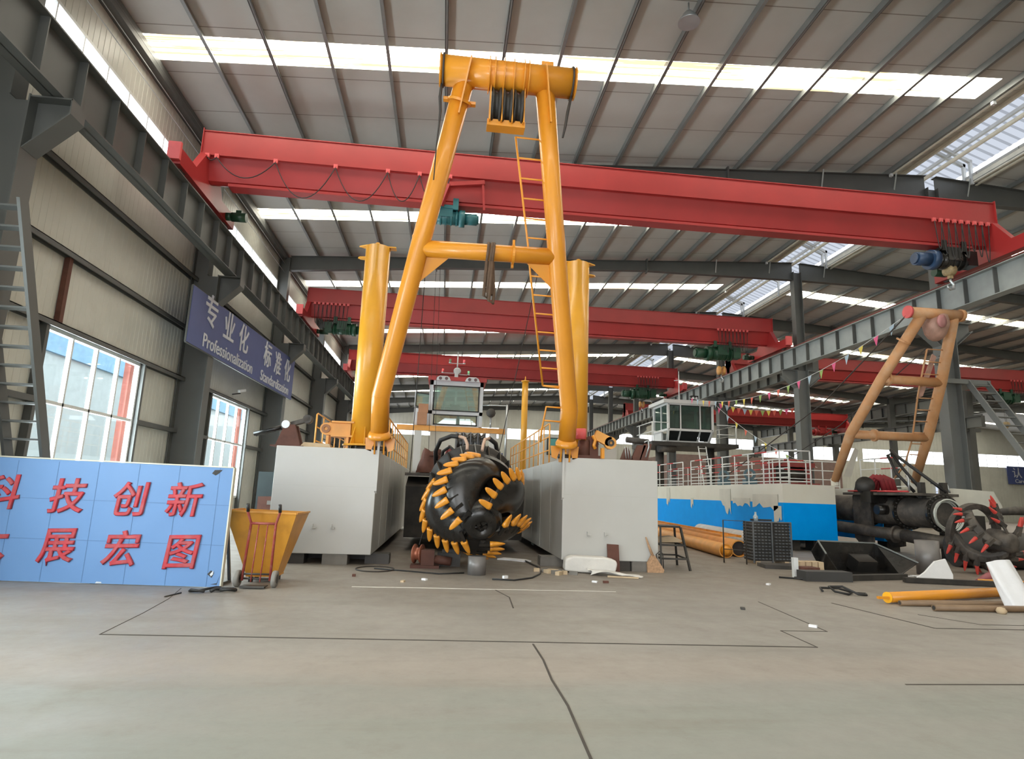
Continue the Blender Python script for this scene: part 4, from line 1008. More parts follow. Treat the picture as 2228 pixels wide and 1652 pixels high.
b = MB(); b.bar((-.3, 16.1, 10.2), (.7, 16.1, 10.35), .1, .12); b.bar((.65, 16.1, 10.35), (.72, 16.1, 9.5), .06, .06); b.bar((-.3, 16.1, 10.2), (-.5, 16.2, 9.6), .12, .1); b.build('tow_arm', RED, c1)
hoist(c1, 15.5, 16.55, 9.25, BLACK, BLUEM, 8.75, -1, .95)
c2 = bridge_crane(-7.05, 16.85, 29.9, 'second red bridge crane, crossing behind the two yellow spuds', fest=(bundle(-6.75, 9, .2, 1.2), bundle(13.9, 9, .2, 1.1)))
hoist(c2, -5.4, 29.9, 9.25, GREEN, GREEN, None, 1, .95); hoist(c2, 14.2, 29.9, 9.25, GREEN, GREEN, 8.1, -1, 1.15, True)
c3 = bridge_crane(-7.05, 16.85, 43.3, 'third red bridge crane, directly above the distant cabin', fest=(bundle(13.9, 8, .22, 1.0),))
hoist(c3, 14.3, 43.3, 9.25, GREEN, GREEN, 8.2, -1, 1.2, True)
r1 = bridge_crane(18.4, 42.8, 37.5, 'red bridge crane of the next bay, behind the top of the tan A-frame', fest=(bundle(38.5, 8, .25, 1.),), z0=9.25)
hoist(r1, 38.2, 37.5, 9.25, GREEN, DARK, 7.2, -1, 1.2)
r2 = bridge_crane(18.4, 42.8, 61, 'distant red bridge crane of the next bay, right of the white cabin', z0=9.25)
hoist(r2, 40, 61, 9.25, RED, RED, None, -1, 1.2)

# ------------------------------------------------------------------ navy banner on the left columns
bn = thing('wall_banner', (-7.36, 23.2, 5.5), 'long navy banner with white lettering fixed across the left wall columns', 'banner')
b = MB(); b.hexa([(-7.35, 17.3, 5.45), (-7.35, 29.1, 5.56), (-7.32, 29.1, 5.56), (-7.32, 17.3, 5.45), (-7.35, 17.3, 7.09), (-7.35, 29.1, 7.4), (-7.32, 29.1, 7.4), (-7.32, 17.3, 7.09)]); b.build('panel', BANNER, bn)
b = MB()
for p, q in (((17.3, 5.45), (29.1, 5.56)), ((17.3, 7.09), (29.1, 7.4)), ((17.3, 5.45), (17.3, 7.09)), ((29.1, 5.56), (29.1, 7.4))): b.bar((-7.36, p[0], p[1]), (-7.36, q[0], q[1]), .05, .05, (1, 0, 0))
b.build('frame', STEELD, bn)
def face_left(y, z, s=0.): return Matrix.Translation((-7.31, y, z)) @ Matrix(((0, 0, 1, 0), (1, 0, 0, 0), (s, 1, 0, 0), (0, 0, 0, 1)))
for chh, y, z in (('专', 18.72, 6.66), ('业', 20.3, 6.6), ('化', 21.78, 6.58), ('标', 24.75, 6.66), ('准', 26.3, 6.62), ('化', 27.9, 6.64)):
    text_mesh('banner_character', chh, 1.05, .008, LETW, bn, face_left(y, z, .012), .012)
text_mesh('banner_text', 'Professionalization', .58, .006, LETW, bn, face_left(20.7, 5.78, .012), .006, sx=1.09)
text_mesh('banner_text', 'Standardization', .58, .006, LETW, bn, face_left(26.25, 5.82, .012), .006, sx=1.2)

# ------------------------------------------------------------------ sky blue board with red characters
SU = Vector((.997, -.0776, 0)); SN = Vector((-.0776, -.997, 0)); SO = Vector((-3.37, 10.29, 0))
def S(u, z, d=0.): return SO+SU*u+SN*d+Vector((0, 0, z))
sg = thing('slogan_board', S(-2.2, .0), 'sky blue board with red Chinese characters standing on the floor at left', 'sign')
b = MB(); b.hexa([S(-3.9, .01, 0), S(0, .01, 0), S(0, .01, -.06), S(-3.9, .01, -.06), S(-3.9, 1.89, 0), S(0, 1.845, 0), S(0, 1.845, -.06), S(-3.9, 1.89, -.06)]); b.build('panel', SIGNB, sg)
GROOVE = mat('blue_panel_groove', (84, 118, 160), .6, vary=0)
b = MB()
for i in range(7): b.bar(S(-.21-.635*i, .01, .001), S(-.21-.635*i, 1.85, .001), .009, .004, SN)
for z in (.64, 1.255): b.bar(S(-3.9, z+.015, .001), S(0, z, .001), .004, .009, (0, 0, 1))
b.build('panel_groove', GROOVE, sg)
b = MB(); b.bar(S(-3.9, 1.905, -.03), S(0, 1.855, -.03), .08, .02, (0, 0, 1)); b.bar(S(.01, 0, -.03), S(.01, 1.85, -.03), .08, .02, SU); b.build('edge_trim', mat('pale_board_edge', (206, 202, 184), .6), sg)
b = MB()
for u in (-.1, -2.0, -3.8): b.bar(S(u, .0, -.6), S(u, 1.5, -.08), .04, .04); b.bar(S(u, .02, -.6), S(u, .02, -.06), .04, .04)
b.build('back_stay', STEELD, sg)
HOLE = mat('torn_board_core', (58, 56, 54), .8, vary=.2); FOIL = mat('torn_silver_foil', (214, 218, 222), .3, metal=.3)
b = MB(); b.prism([(-.06, -.02), (-.02, .035), (.1, .04), (.05, -.015), (0, -.05)], S(-.27, 1.77, .003), SU, (0, 0, 1), SN*.003); b.prism([(-.05, 0), (0, .06), (.05, .02), (.02, -.05)], S(-.16, .2, .003), SU, (0, 0, 1), SN*.003); b.prism([(-.1, 0), (0, .02), (.03, .13), (.0, .0)], S(-.05, .05, .003), SU, (0, 0, 1), SN*.003); b.build('torn_patch', HOLE, sg)
b = MB(); b.prism([(-.02, 0), (.03, .06), (.03, .0), (0, -.03)], S(-.15, .2, .007), SU, (0, 0, 1), SN*.003); b.prism([(-.05, 0), (.05, .005), (.04, .022), (-.03, .025)], S(-1.85, .015, .006), SU, (0, 0, 1), SN*.003); b.build('foil_flake', FOIL, sg)
MS = Matrix((( SU.x, 0, SN.x, 0), (SU.y, 0, SN.y, 0), (0, 1, 0, 0), (0, 0, 0, 1)))
for chh, u, z in (('科', -3.56, 1.32), ('技', -2.55, 1.3), ('创', -1.57, 1.28), ('新', -.73, 1.3), ('大', -3.62, .56), ('展', -2.58, .55), ('宏', -1.6, .52), ('图', -.67, .51)):
    M = Matrix.Translation(S(u, z-.02, .012)) @ MS
    text_mesh('red_character', chh, .56, .01, CHRED, sg, M @ Matrix.Rotation(radians(2.5), 4, 'Z'), .012, .15)
o = MB()
o.tube([(-3.65, 9.86, .02), (-3.5, 9.8, .03), (-3.4, 9.9, .05), (-3.36, 10.1, .04), (-3.3, 10.15, .03)], .02, 6); o.tube([(-3.3, 10.1, .02), (-3.2, 9.86, .04), (-3.1, 9.8, .06), (-3.02, 9.95, .03), (-3.1, 10.1, .02), (-3.3, 9.9, .05), (-3.35, 9.85, .02)], .025, 6); o.tube([(-3.65, 9.86, .02), (-3.6, 9.78, .05), (-3.4, 9.75, .03)], .018, 6)
tag(o.build('cable_bunch', BLKR), 'black cable loops lying by the right foot of the blue board', 'cable')

# ------------------------------------------------------------------ yellow hopper and red hand truck
hp = thing('hopper', (-2.98, 11.1, 0), 'yellow sheet metal hopper standing behind the red hand truck', 'hopper')
YH = mat('hopper_yellow', (206, 144, 44), .42, vary=.1, scale=2, dirt=(150, 104, 46), dirt_amt=.5, dscale=2.5)
def hopper_sh(b, sc=1.0):
    T = [(-3.58, 10.75, 1.16), (-2.42, 10.75, 1.14), (-2.42, 11.75, 1.14), (-3.58, 11.75, 1.16)]; B = [(-3.18, 10.95, .1), (-2.7, 10.95, .1), (-2.7, 11.4, .1), (-3.18, 11.4, .1)]
    for i in range(4):
        j = (i+1) % 4; a, c, d, e = Vector(T[i]), Vector(T[j]), Vector(B[j]), Vector(B[i]); n = (c-a).cross(e-a).normalized()*.012
        b.hexa([e, d, d+n, e+n, a, c, c+n, a+n])
    b.box((-2.94, 11.17, .1), (.5, .48, .02))
b = MB(); hopper_sh(b); b.build('bin', YH, hp)
for x in (-3.12, -2.76):
    for y in (11.0, 11.35): MB().box2((x-.03, y-.03, 0), (x+.03, y+.03, .1)).build('foot', DARK, hp)
b = MB(); b.bar((-3.58, 10.745, 1.16), (-2.42, 10.745, 1.14), .03, .03); b.bar((-2.42, 10.75, 1.14), (-2.42, 11.75, 1.14), .03, .03); b.bar((-3.58, 10.75, 1.16), (-3.58, 11.75, 1.16), .03, .03); b.build('rim', YH, hp)
HT = mat('worn_red_tube', (150, 62, 54), .5, vary=.2, dirt=(190, 150, 140), dirt_amt=.4, dscale=8)
ht = thing('hand_truck', (-2.86, 10.4, 0), 'worn red two-wheeled hand truck leaning at the yellow hopper', 'hand truck')
for x0, x1, x2 in ((-3.09, -3.07, -3.11), (-2.66, -2.68, -2.61)):
    MB().tube([(x0, 10.42, .1), (x1, 10.52, .98), (x2, 10.42, 1.16), (x2, 10.38, 1.28)], .021, 10).build('upright', HT, ht)
    MB().tube([(x2, 10.42, 1.17), (x2, 10.375, 1.29)], .026, 10).build('grip', BLKR, ht)
for x in (-2.95, -2.81): MB().tube([(x, 10.41, .08), (x+.005, 10.52, .97)], .011, 8).build('slat_bar', HT, ht)
MB().tube([(-3.07, 10.52, .98), (-2.68, 10.52, .98)], .02, 8).build('cross_bar', HT, ht); MB().tube([(-3.09, 10.43, .2), (-2.66, 10.43, .2)], .016, 8).build('cross_bar', DARK, ht)
b = MB(); b.box2((-3.06, 10.24, .02), (-2.69, 10.46, .035)); b.bar((-3.06, 10.25, .03), (-2.69, 10.25, .03), .03, .03); b.build('toe_plate', DARK, ht)
for x in (-3.16, -2.59):
    w = MB().lathe((x-.035, 10.44, .13), (1, 0, 0), [(.07, 0), (.12, 0), (.13, .015), (.13, .055), (.12, .07), (.07, .07)], 24).build('wheel', RUBBER, ht); MB().cyl((x-.04, 10.44, .13), (x+.04, 10.44, .13), .07, seg=16).build('rim', DARK, w)
MB().cyl((-3.16, 10.44, .13), (-2.59, 10.44, .13), .015, seg=8).build('axle', DARK, ht)

# red tool box and dark cloth seen over the hopper
o = thing('machine_box', (-4.2, 17.0, 0), 'dull red machine with dark cover between blue board and pontoon', 'machine')
b = MB(); b.box2((-4.75, 16.6, 0), (-4.1, 17.3, 1.3)); b.build('body', RUST, o); b = MB(); b.box2((-5.0, 17.3, 0), (-3.9, 17.6, 1.95)); b.build('dark_cover', mat('dark_teal_cover', (44, 56, 58), .6), o); MB().box((-4.35, 16.6, 1.15), (.3, .1, .1)).build('grey_handle', RUBBER, o)

# steep steel stair at the leftmost column
def steel_stair(x0, x1, ya, za, yb, zb, n, lab, m):
    t = thing('steel_stair', ((x0+x1)/2, yb, 0), lab, 'stair')
    for x in (x0, x1): MB().bar((x, ya, za), (x, yb, zb), .05, .2, (0, 0, 1)).build('stringer', m, t)
    for i in range(n):
        k = (i+.5)/n; MB().box(((x0+x1)/2, ya+(yb-ya)*k, za+(zb-za)*k), (x1-x0, .18, .03)).build('tread', m, t)
    return t
steel_stair(-7.34, -6.75, 9.55, 5.86, 11.98, .02, 20, 'steep dark steel stair in front of the first left window', STEELW)

# ------------------------------------------------------------------ small things on the floor between the pontoons
t = thing('cable_reel', (-.35, 13.5, 0), 'small rusty winch with copper coloured drum on the floor left of the cutter', 'winch')
b = MB(); b.lathe((-.52, 13.55, .27), (.9, -.3, 0), [(.05, -.02), (.2, -.02), (.2, 0), (.13, .02), (.13, .12), (.2, .14), (.2, .16), (.05, .16)], 24); b.build('drum', mat('copper_wire', (176, 110, 86), .35, metal=.4), t)
b = MB(); b.box((-.25, 13.45, .2), (.28, .3, .34)); b.box((-.3, 13.45, .03), (.6, .4, .06)); b.cyl((-.1, 13.4, .18), (.25, 13.35, .14), .09, seg=12); b.build('housing', RUST, t)
b = MB(); b.tube([(-.45, 13.6, .45), (-.3, 14.2, 1.1), (-.2, 14.6, 1.6)], .01, 6); b.build('wire', ROPE, t)
b = MB(); b.box((.2, 13.9, .14), (.5, .4, .28)); b.box((.2, 13.9, .3), (.3, .25, .1)); tag(b.build('machine_lump', DARK), 'dark oily machine part on the floor just below the cutter teeth', 'machine part')
b = MB(); b.tube([(-1.28+.38*cos(a), 12.95+.42*sin(a), .012) for a in [2*pi*i/40 for i in range(40)]], .012, 6, closed=True); tag(b.build('wire_hoop', ROPE), 'dark wire hoop lying flat before the left pontoon', 'hoop')
def floor_line(name, pts, lab, r=.012, m=BLKR, cat='cable'): return tag(MB().tube([(p[0], p[1], r if len(p) < 3 else p[2]) for p in pts], r, 6).build(name, m), lab, cat)
floor_line('floor_cable', [(1.0, 11.8), (1.4, 11.72), (1.8, 12.1), (2.05, 12.7), (2.15, 13.2)], 'dark cable curving over the floor right of the pipe stub', .016)
floor_line('floor_cable', [(-1.3, 13.0), (-.6, 12.7), (0, 12.4), (.5, 12.6)], 'dark cable running from the wire hoop to the pipe stub', .014)
floor_line('steel_rod', [(2.05, 15.0), (2.2, 13.7)], 'thin dark steel rod on the floor at the right pontoon', .02, DARK, 'rod')
floor_line('steel_rod', [(-3.8, 9.4), (-3.72, 9.75)], 'thin dark rod on the floor in front of the blue board', .01, DARK, 'rod')
def scrap(name, pts, h, lab, m, cat):
    c = sum((Vector((p[0], p[1], 0)) for p in pts), Vector())/len(pts); b = MB()
    b.prism([(p[0]-c.x, p[1]-c.y) for p in pts], (c.x, c.y, 0), (1, 0, 0), (0, 1, 0), (0, 0, h)); return tag(b.build(name, m), lab, cat)
scrap('paper_scrap', [(1.4, 15.3), (1.7, 15.2), (2.0, 14.9), (2.2, 15.0), (2.1, 15.3), (1.6, 15.6)], .03, 'pale torn scrap on the floor behind the lower cutter teeth', CLOTH, 'scrap')
for x, y, lab, m, h in ((-.62, 11.3, 'small pale chip on the floor, left of two near the white scrape line', WOOD, .03), (-.25, 11.6, 'small white chip on the floor, right of two near the white scrape line', CLOTH, .03), (-1.55, 11.9, 'reddish brown chip on the floor before the left pontoon', RUST, .04), (1.27, 12.05, 'small shiny white bit on the floor right of the pipe stub', CLOTH, .05), (2.95, 11.75, 'white crumb on the floor before the right pontoon', CLOTH, .03), (3.15, 11.7, 'dark red bit on the floor before the right pontoon', RUST, .04), (6.5, 11.9, 'white flake on the floor near the two dark strips', CLOTH, .03), (4.6, 9.2, 'tiny dark bit on the bare floor right of centre', DARK, .03), (4.97, 8.0, 'pale crumb beside the floor joint at right', CLOTH, .03)):
    b = MB(); b.box((x, y, h/2), (.1, .06, h), Matrix.Rotation(x*3, 3, 'Z')); tag(b.build('floor_scrap', m), lab, 'scrap')
for k in range(9):
    x, y = 2.05+.12*(k % 4)+.05*k, 13.2-.06*k; b = MB(); b.box((x, y, .035), (.12+.05*(k % 3), .09, .07), Matrix.Rotation(k*1.3, 3, 'Z')); tag(b.build('rubble_piece', CONC if k % 2 else WOOD), 'piece of rubble at the inner bow corner of the right pontoon', 'rubble', 'rubble by the right pontoon')

# white plastic heap, rusty plate, broom, trestle at the right pontoon
def blob(name, cx, cy, lx, ly, h, m, lab, cat, seed=1, th=.2, nu=30, nv=14, z0=0.):
    rn = random.Random(seed); ph = [rn.uniform(0, 6) for _ in range(8)]
    b = MB()
    def fn(u, v):
        a = 2*pi*u; r = 1-.0*v; w = v
        rr = cos(w*pi/2)**.55; k = 1+.12*sin(3*a+ph[0])+.08*sin(5*a+ph[1])+.05*sin(9*a+ph[2])
        x = cx+lx*rr*k*cos(a); y = cy+ly*rr*k*sin(a); z = z0+h*sin(w*pi/2)**.8*(1+.15*sin(4*a+ph[3])*cos(w*pi/2)+.1*sin(7*a+5*w+ph[4]))
        return (x, y, z)
    b.grid(fn, nu, nv); bmesh.ops.remove_doubles(b.bm, verts=b.bm.verts[:], dist=.001)
    return tag(b.build(name, m), lab, cat)
FOAM = mat('white_foam_wrap', (212, 208, 202), .7, vary=.06, bump=.7, bscale=9)
b = MB(); b.prism([(-.56, .02), (-.55, .26), (-.4, .33), (.3, .32), (.52, .27), (.56, .2), (.52, .03), (.1, -.02+.02), (-.2, 0)], (3.2, 13.05, .01), (1, -.08, 0), (0, 0, 1), (.03, .42, 0)); o = b.build('wrapped_bundle', FOAM); bv = o.modifiers.new('round', 'BEVEL'); bv.width = .05; bv.segments = 3; tag(o, 'bulky white wrapped bundle on the floor at the right pontoon bow', 'bundle')
b = MB(); rnd = random.Random(5)
def sheet(u, v): return (3.1+1.0*u+.05*sin(9*v), 12.72-.25*u+.35*v*(1-.4*u), .012+.09*abs(sin(5*u+3*v))*(1-u)+.03*sin(8*v+3*u)**2)
b.solid(lambda u, v: (sheet(u, v), (0, 0, 1)), 16, 8, .006); tag(b.build('plastic_sheet', FOAM), 'white plastic sheet trailing on the floor from the wrapped bundle', 'plastic sheet')
b = MB(); b.bar((3.4, 12.5, .02), (4.0, 12.35, .02), .05, .03); tag(b.build('timber_strip', WOOD), 'thin wooden strip under the white plastic sheet', 'timber')
b = MB(); b.hexa([(3.66, 13.42, 0), (3.93, 13.42, 0), (3.93, 13.45, 0), (3.66, 13.45, 0), (3.66, 13.5, .58), (3.92, 13.5, .57), (3.92, 13.53, .57), (3.66, 13.53, .58)]); tag(b.build('steel_plate', RUST), 'rusty brown steel plate leaning upright on the right pontoon bow', 'plate')
br = thing('straw_broom', (4.7, 13.45, 0), 'worn straw broom leaning at the corner of the right pontoon', 'broom')
b = MB(); b.prism([(-.16, 0), (.2, 0), (.22, .06), (.02, .36), (-.06, .36), (-.16, .2)], (4.72, 13.44, 0), (1, 0, 0), (0, .1, 1), (0, .06, 0)); b.build('bristles', BROOM, br)
MB().tube([(4.7, 13.5, .34), (4.62, 13.53, .55), (4.56, 13.56, .75)], [.035, .028, .014], 8).build('handle', BROOM, br)
MB().tube([(4.86, 13.55, .03), (4.8, 13.56, .38), (4.88, 13.56, .45), (4.95, 13.56, .4), (4.96, 13.55, .03)], .012, 6).build('wire_loop', DARK, br)
ts = thing('steel_trestle', (5.35, 14.6, 0), 'dark steel trestle stool beside the right pontoon', 'stool')
TOP = [(5.13, 14.2), (5.62, 14.2), (5.72, 14.85), (5.28, 14.85)]; BOT = [(5.05, 13.95), (5.72, 13.9), (5.86, 15.05), (5.2, 15.1)]
for a, c in zip(TOP, BOT): MB().bar((c[0], c[1], 0), (a[0], a[1], .95), .045, .045).build('leg', DARK, ts)
b = MB(); b.prism([(x, y) for x, y in TOP], (0, 0, .94), (1, 0, 0), (0, 1, 0), (0, 0, .04)); b.build('top', DARK, ts)
for z, k in ((.25, .25), (.55, .55)):
    Q = [(c[0]+(a[0]-c[0])*k, c[1]+(a[1]-c[1])*k, z) for a, c in zip(TOP, BOT)]
    for i in range(4): MB().bar(Q[i], Q[(i+1) % 4], .03, .04).build('stretcher', DARK, ts)
o = MB().prism([(-.3, 0), (.3, .02), (.34, .06), (.1, .16), (-.32, .1)], (5.45, 14.5, .57), (1, 0, 0), (0, 0, 1), (0, .3, 0)).build('cardboard_piece', WOOD); tag(o, 'bent cardboard piece lying inside the steel trestle', 'cardboard')

# ------------------------------------------------------------------ second dredger (blue and white hull) at right
TAN = mat('dusty_tan_paint', (196, 144, 98), .5, vary=.12, scale=2.5, dirt=(196, 164, 134), dirt_amt=.7, dscale=3)
HW2 = mat('ivory_hull_paint', (222, 220, 208), .35, vary=.03, dirt=(196, 190, 172), dirt_amt=.4)
def hull2(x0, x1, y0, y1, lab):
    t = thing('hull_pontoon', ((x0+x1)/2, (y0+y1)/2, .37), lab, 'pontoon')
    MB().box2((x0, y0, .37), (x1, y1, 1.62)).build('blue_side', HULLB, t); MB().box2((x0, y0, 1.62), (x1, y1, 2.27)).build('white_topside', HW2, t)
    return t
h2 = hull2(11.75, 13.7, 20.3, 41, 'bright blue and white hull at right, nearer of the pair')
hull2(15.95, 17.1, 21.0, 41, 'far white and blue hull mostly hidden behind the black pipe')
for i, (x, y) in enumerate(((12.2, 20.8), (13.2, 20.8), (12.2, 27), (13.2, 27), (12.2, 34), (13.2, 34), (16.5, 21.5), (16.5, 30))):
    tag(MB().box((x, y, .183), (.5, .5, .366)).build('support_block', DARK), 'dark support block in the shadow under the blue hull', 'block', 'blocks under the blue hull')
b = MB(); b.box2((13.71, 24.5, .8), (15.94, 40, 2.2)); b.box2((13.71, 24.5, 2.2), (15.94, 40, 2.27)); tag(b.build('hull_midship', DUSTY), 'dusty dark deck between the two blue hulls', 'deck')
# torn film hanging over the blue side
rnd = random.Random(11); ft = thing('plastic_film', (11.74, 24, 1.2), 'torn translucent film peeling over the blue stripe of the near blue hull', 'film')
def film(y0, y1, z0, z1, x=11.735):
    n = 7; b = MB(); P = [(y0, z1), (y1, z1)]+[(y1-(y1-y0)*i/n, z0+(z1-z0)*rnd.uniform(0, .55)) for i in range(n+1)]
    b.prism(P, (x, 0, 0), (0, 1, 0), (0, 0, 1), (-.006, 0, 0)); b.build('film_strip', FILM, ft)
for a, c, z0, z1 in ((20.6, 22.4, 1.25, 1.9), (22.6, 24.0, 1.4, 1.75), (24.2, 25.2, 1.05, 2.1), (20.4, 20.9, .8, 1.5), (28.0, 28.3, 1.1, 1.7), (31.0, 31.5, 1.2, 2.2), (33, 33.4, 1.3, 2.2)): film(a, c, z0, z1)
SR = mat('red_rail_stripe', (196, 64, 66), .5)
def striped_rail(pts, h, npost, lab, curved=True):
    t = thing('deck_railing', pts[0], lab, 'railing')
    L_ = [Vector(p) for p in pts]; total = sum((q-p).length for p, q in zip(L_, L_[1:]))
    def at(d):
        for p, q in zip(L_, L_[1:]):
            l = (q-p).length
            if d <= l+1e-6: return p+(q-p)*(d/l)
            d -= l
        return L_[-1]
    up = Vector((0, 0, 1))
    for i in range(npost+1): MB().tube([at(total*i/npost), at(total*i/npost)+up*h], .026, 8).build('post', WHITEM, t)
    for k, z in enumerate((h, h*.66, h*.33, .1)):
        rl = MB().tube([at(total*i/30)+up*z for i in range(31)], .026 if k == 0 else .02, 8).build('rail', WHITEM, t)
        if k < 2:
            for j in range(int(total/1.9)):
                MB().tube([at(.5+1.9*j)+up*z, at(.95+1.9*j)+up*z, at(1.4+1.9*j)+up*z], .028 if k == 0 else .022, 8).build('red_stripe', SR, rl)
    return t
striped_rail([(11.9, 28.6, 2.27), (11.9, 20.6, 2.27), (12.15, 20.42, 2.27), (12.9, 20.42, 2.27)], 1.18, 8, 'white deck railing with red bands along the near edge of the blue hull')
striped_rail([(11.9, 38, 2.27), (11.9, 29.6, 2.27)], 1.18, 5, 'white deck railing at the edge of the white pontoon, left of the railing gap')
striped_rail([(13.6, 36, 2.27), (13.6, 23.0, 2.27)], 1.1, 9, 'inner white deck railing seen behind the red banded one')
striped_rail([(13.9, 24.7, 2.27), (16.9, 24.7, 2.27)], 1.15, 4, 'short white deck railing behind the two legs of the tan A-frame')
striped_rail([(17.05, 20.9, 2.27), (17.05, 23.5, 2.27)], 1.2, 3, 'white rounded railing just right of the tan A-frame foot')
# tan A-frame of the second dredger
K2 = .665
def B(x, z, d=0.): return Vector((x, 20.3-K2*(z-2.5), z))
g2 = thing('gantry_frame', (15.25, 20.2, 2.3), 'dusty tan A-frame gantry on the second dredger, wrapped in film', 'gantry')
LA, LB = [(13.75, 2.45), (13.72, 4.0), (14.13, 5.73), (14.72, 7.6)], [(16.78, 2.5), (16.58, 4.0), (16.27, 5.73), (15.8, 7.6)]
for L_, s in ((LA, 1), (LB, -1)):
    g = MB().tube([B(*p) for p in L_], [.13, .165, .165, .165], 16).build('leg', TAN, g2)
    MB().box(B(L_[0][0], 2.4), (.08, .3, .26)).build('foot_lug', HW2, g)
tb2 = MB().cyl(B(14.25, 7.65), B(16.0, 7.65), .17, seg=20).build('top_beam', TAN, g2)
MB().cyl(B(14.18, 7.65), B(14.26, 7.65), .2, seg=20).build('end_disc', PALER, tb2); MB().cyl(B(15.98, 7.65), B(16.08, 7.65), .2, seg=20).build('end_disc', TAN, tb2)
MB().cyl(B(14.13, 5.73), B(16.2, 5.73), .15, seg=16).build('cross_tube', TAN, g2); MB().cyl(B(13.75, 4.0), B(16.55, 4.0), .15, seg=16).build('cross_tube', TAN, g2)
for p, q in ((LA[2], LA[3]),): MB().ring(B(14.42, 6.85), B(14.72, 7.6)-B(14.13, 5.73), .22, .16, .05, 20).build('clamp_ring', TAN, g2)
for x, z in ((14.35, 5.73), (14.6, 4.0)): MB().ring(B(x, z), (1, 0, 0), .21, .15, .08, 20).build('clamp_ring', TAN, g2)
WRAP = mat('pink_film_wrap', (172, 134, 118), .4, vary=.2, scale=5, bump=.8, bscale=10)
c = B(15.3, 7.45); b = MB(); b.lathe(c+Vector((0, 0, .3)), (0, .15, -1), [(.2, -.05), (.34, .1), (.38, .4), (.3, .7), (.2, .85), (.08, .92)], 16); b.build('wrapped_sheaves', WRAP, g2)
MB().lathe(c+Vector((-.16, -.36, -.1)), (.3, -1, -.1), [(.05, -.04), (.2, -.02), (.2, .04), (.06, .05)], 16).build('sheave', mat('dull_pink_sheave', (190, 132, 130), .5), g2)
ld = MB().tube([B(15.32, 6.67), B(15.62, 5.3), B(16.03, 3.95), B(16.13, 3.1), B(15.95, 2.6)], .03, 8).build('ladder', TAN, g2)
for i in range(11):
    z = 6.67-.36*i; MB().tube([B(15.32+(6.67-z)*.26, z), B(15.95+(6.67-z)*.2, z)], .02, 6).build('rung', TAN, ld)
b = MB(); b.prism([(0, 0), (.22, .1), (.3, 1.5), (.12, 1.6)], B(15.62, 5.2), (.7, -.3, 0), (-.05, -.5, .85), (0, .03, 0)); b.build('hanging_film', WRAP, g2)
b = MB(); b.prism([(0, 0), (.3, .0), (.35, 1.0), (.2, 1.1)], B(14.0, 2.6), (.9, -.2, 0), (0, -.4, .9), (0, .03, 0)); b.build('hanging_film', FILM, g2)
rope([B(14.2, 7.55), (13.9, 21, 5.3), (13.0, 28, 2.5)], 'dark rope from the tan A-frame top down to the blue hull deck', .022)
rope([B(15.3, 6.7), (14.9, 21.5, 4.6), (14.0, 27, 2.4)], 'dark rope from the wrapped sheaves of the tan A-frame to its deck', .016)

# black ladder pipe of the second dredger
lp = thing('suction_ladder', (15.2, 19.5, .4), 'dusty black pipe ladder with flanges ending right of the blue hull', 'pipe')
MB().tube([(15.2, 24.5, 1.55), (15.2, 21.3, 1.5), (15.2, 17.3, 1.45)], .46, 28, cap=True).build('main_pipe', DUSTY, lp)
for y, z in ((20.7, 1.49), (18.75, 1.47), (17.35, 1.45)):
    f = MB().ring((15.2, y, z), (0, 1, 0), .58, .44, .07, 36).build('flange', BLACK, lp)
    b = MB()
    for i in range(24):
        a = 2*pi*i/24; p = Vector((15.2+.53*cos(a), y, z+.53*sin(a))); b.cyl(p-Vector((0, .08, 0)), p+Vector((0, .08, 0)), .022, seg=6)
    o = b.build('flange_bolts', DARK, lp); o['kind'] = 'stuff'
b = MB(); b.prism([(-.62, .3), (-.62, 2.0), (-.3, 2.32), (.1, 2.32), (.3, 1.9), (.3, .5), (-.1, .2)], (14.62, 20.4, 0), (0, 1, 0), (0, 0, 1), (.08, 0, 0)); b.prism([(-.62, .3), (-.62, 2.0), (-.3, 2.32), (.1, 2.32), (.3, 1.9), (.3, .5), (-.1, .2)], (15.75, 20.4, 0), (0, 1, 0), (0, 0, 1), (.08, 0, 0)); b.build('bearing_cheeks', DUSTY, lp)
b = MB(); b.tube([(14.2, 22.2, .9), (14.3, 21, .85), (14.7, 19.5, .75), (14.85, 18.6, .72)], .19, 16); b.ring((14.8, 18.9, .73), (.3, -1, -.1), .28, .18, .07, 20); b.tube([(14.85, 18.6, .72), (15.0, 17.5, .62), (15.4, 16.9, .56)], .2, 16); b.build('lower_pipe', DUSTY, lp)
b = MB(); b.box2((14.3, 19.3, 1.72), (14.9, 19.8, 2.1)); b.cyl((14.4, 19.2, 1.5), (14.95, 19.2, 1.5), .16, seg=14); b.build('pump_block', BLACK, lp)
b = MB(); b.box2((14.4, 17.6, 1.98), (16.0, 20.9, 2.06)); b.build('top_plate', DUSTY, lp)
MB().cyl((14.55, 17.9, 2.1), (14.55, 20.8, 2.12), .03, seg=8).build('red_pipe', SR, lp)
for y, x in ((17.9, 15.0), (17.6, 15.5)): MB().box((x, y, 2.15), (.16, .16, .5)).build('lifting_lug', DARK, lp)
b = MB(); b.tube([(15.5, 17.5, 2.1), (15.2, 17.8, 2.5), (14.9, 18.6, 3.2), (15.0, 19.1, 3.5)], .05, 8); b.build('hydraulic_hose', BLKR, lp)
b = MB(); b.tube([(15.0, 18.2, 2.1), (14.75, 18.6, 2.7), (14.8, 19.0, 3.3), (15.1, 19.2, 3.4), (15.3, 19.0, 2.9), (15.4, 18.4, 2.2)], .05, 8); b.build('hydraulic_hose', BLKR, lp)
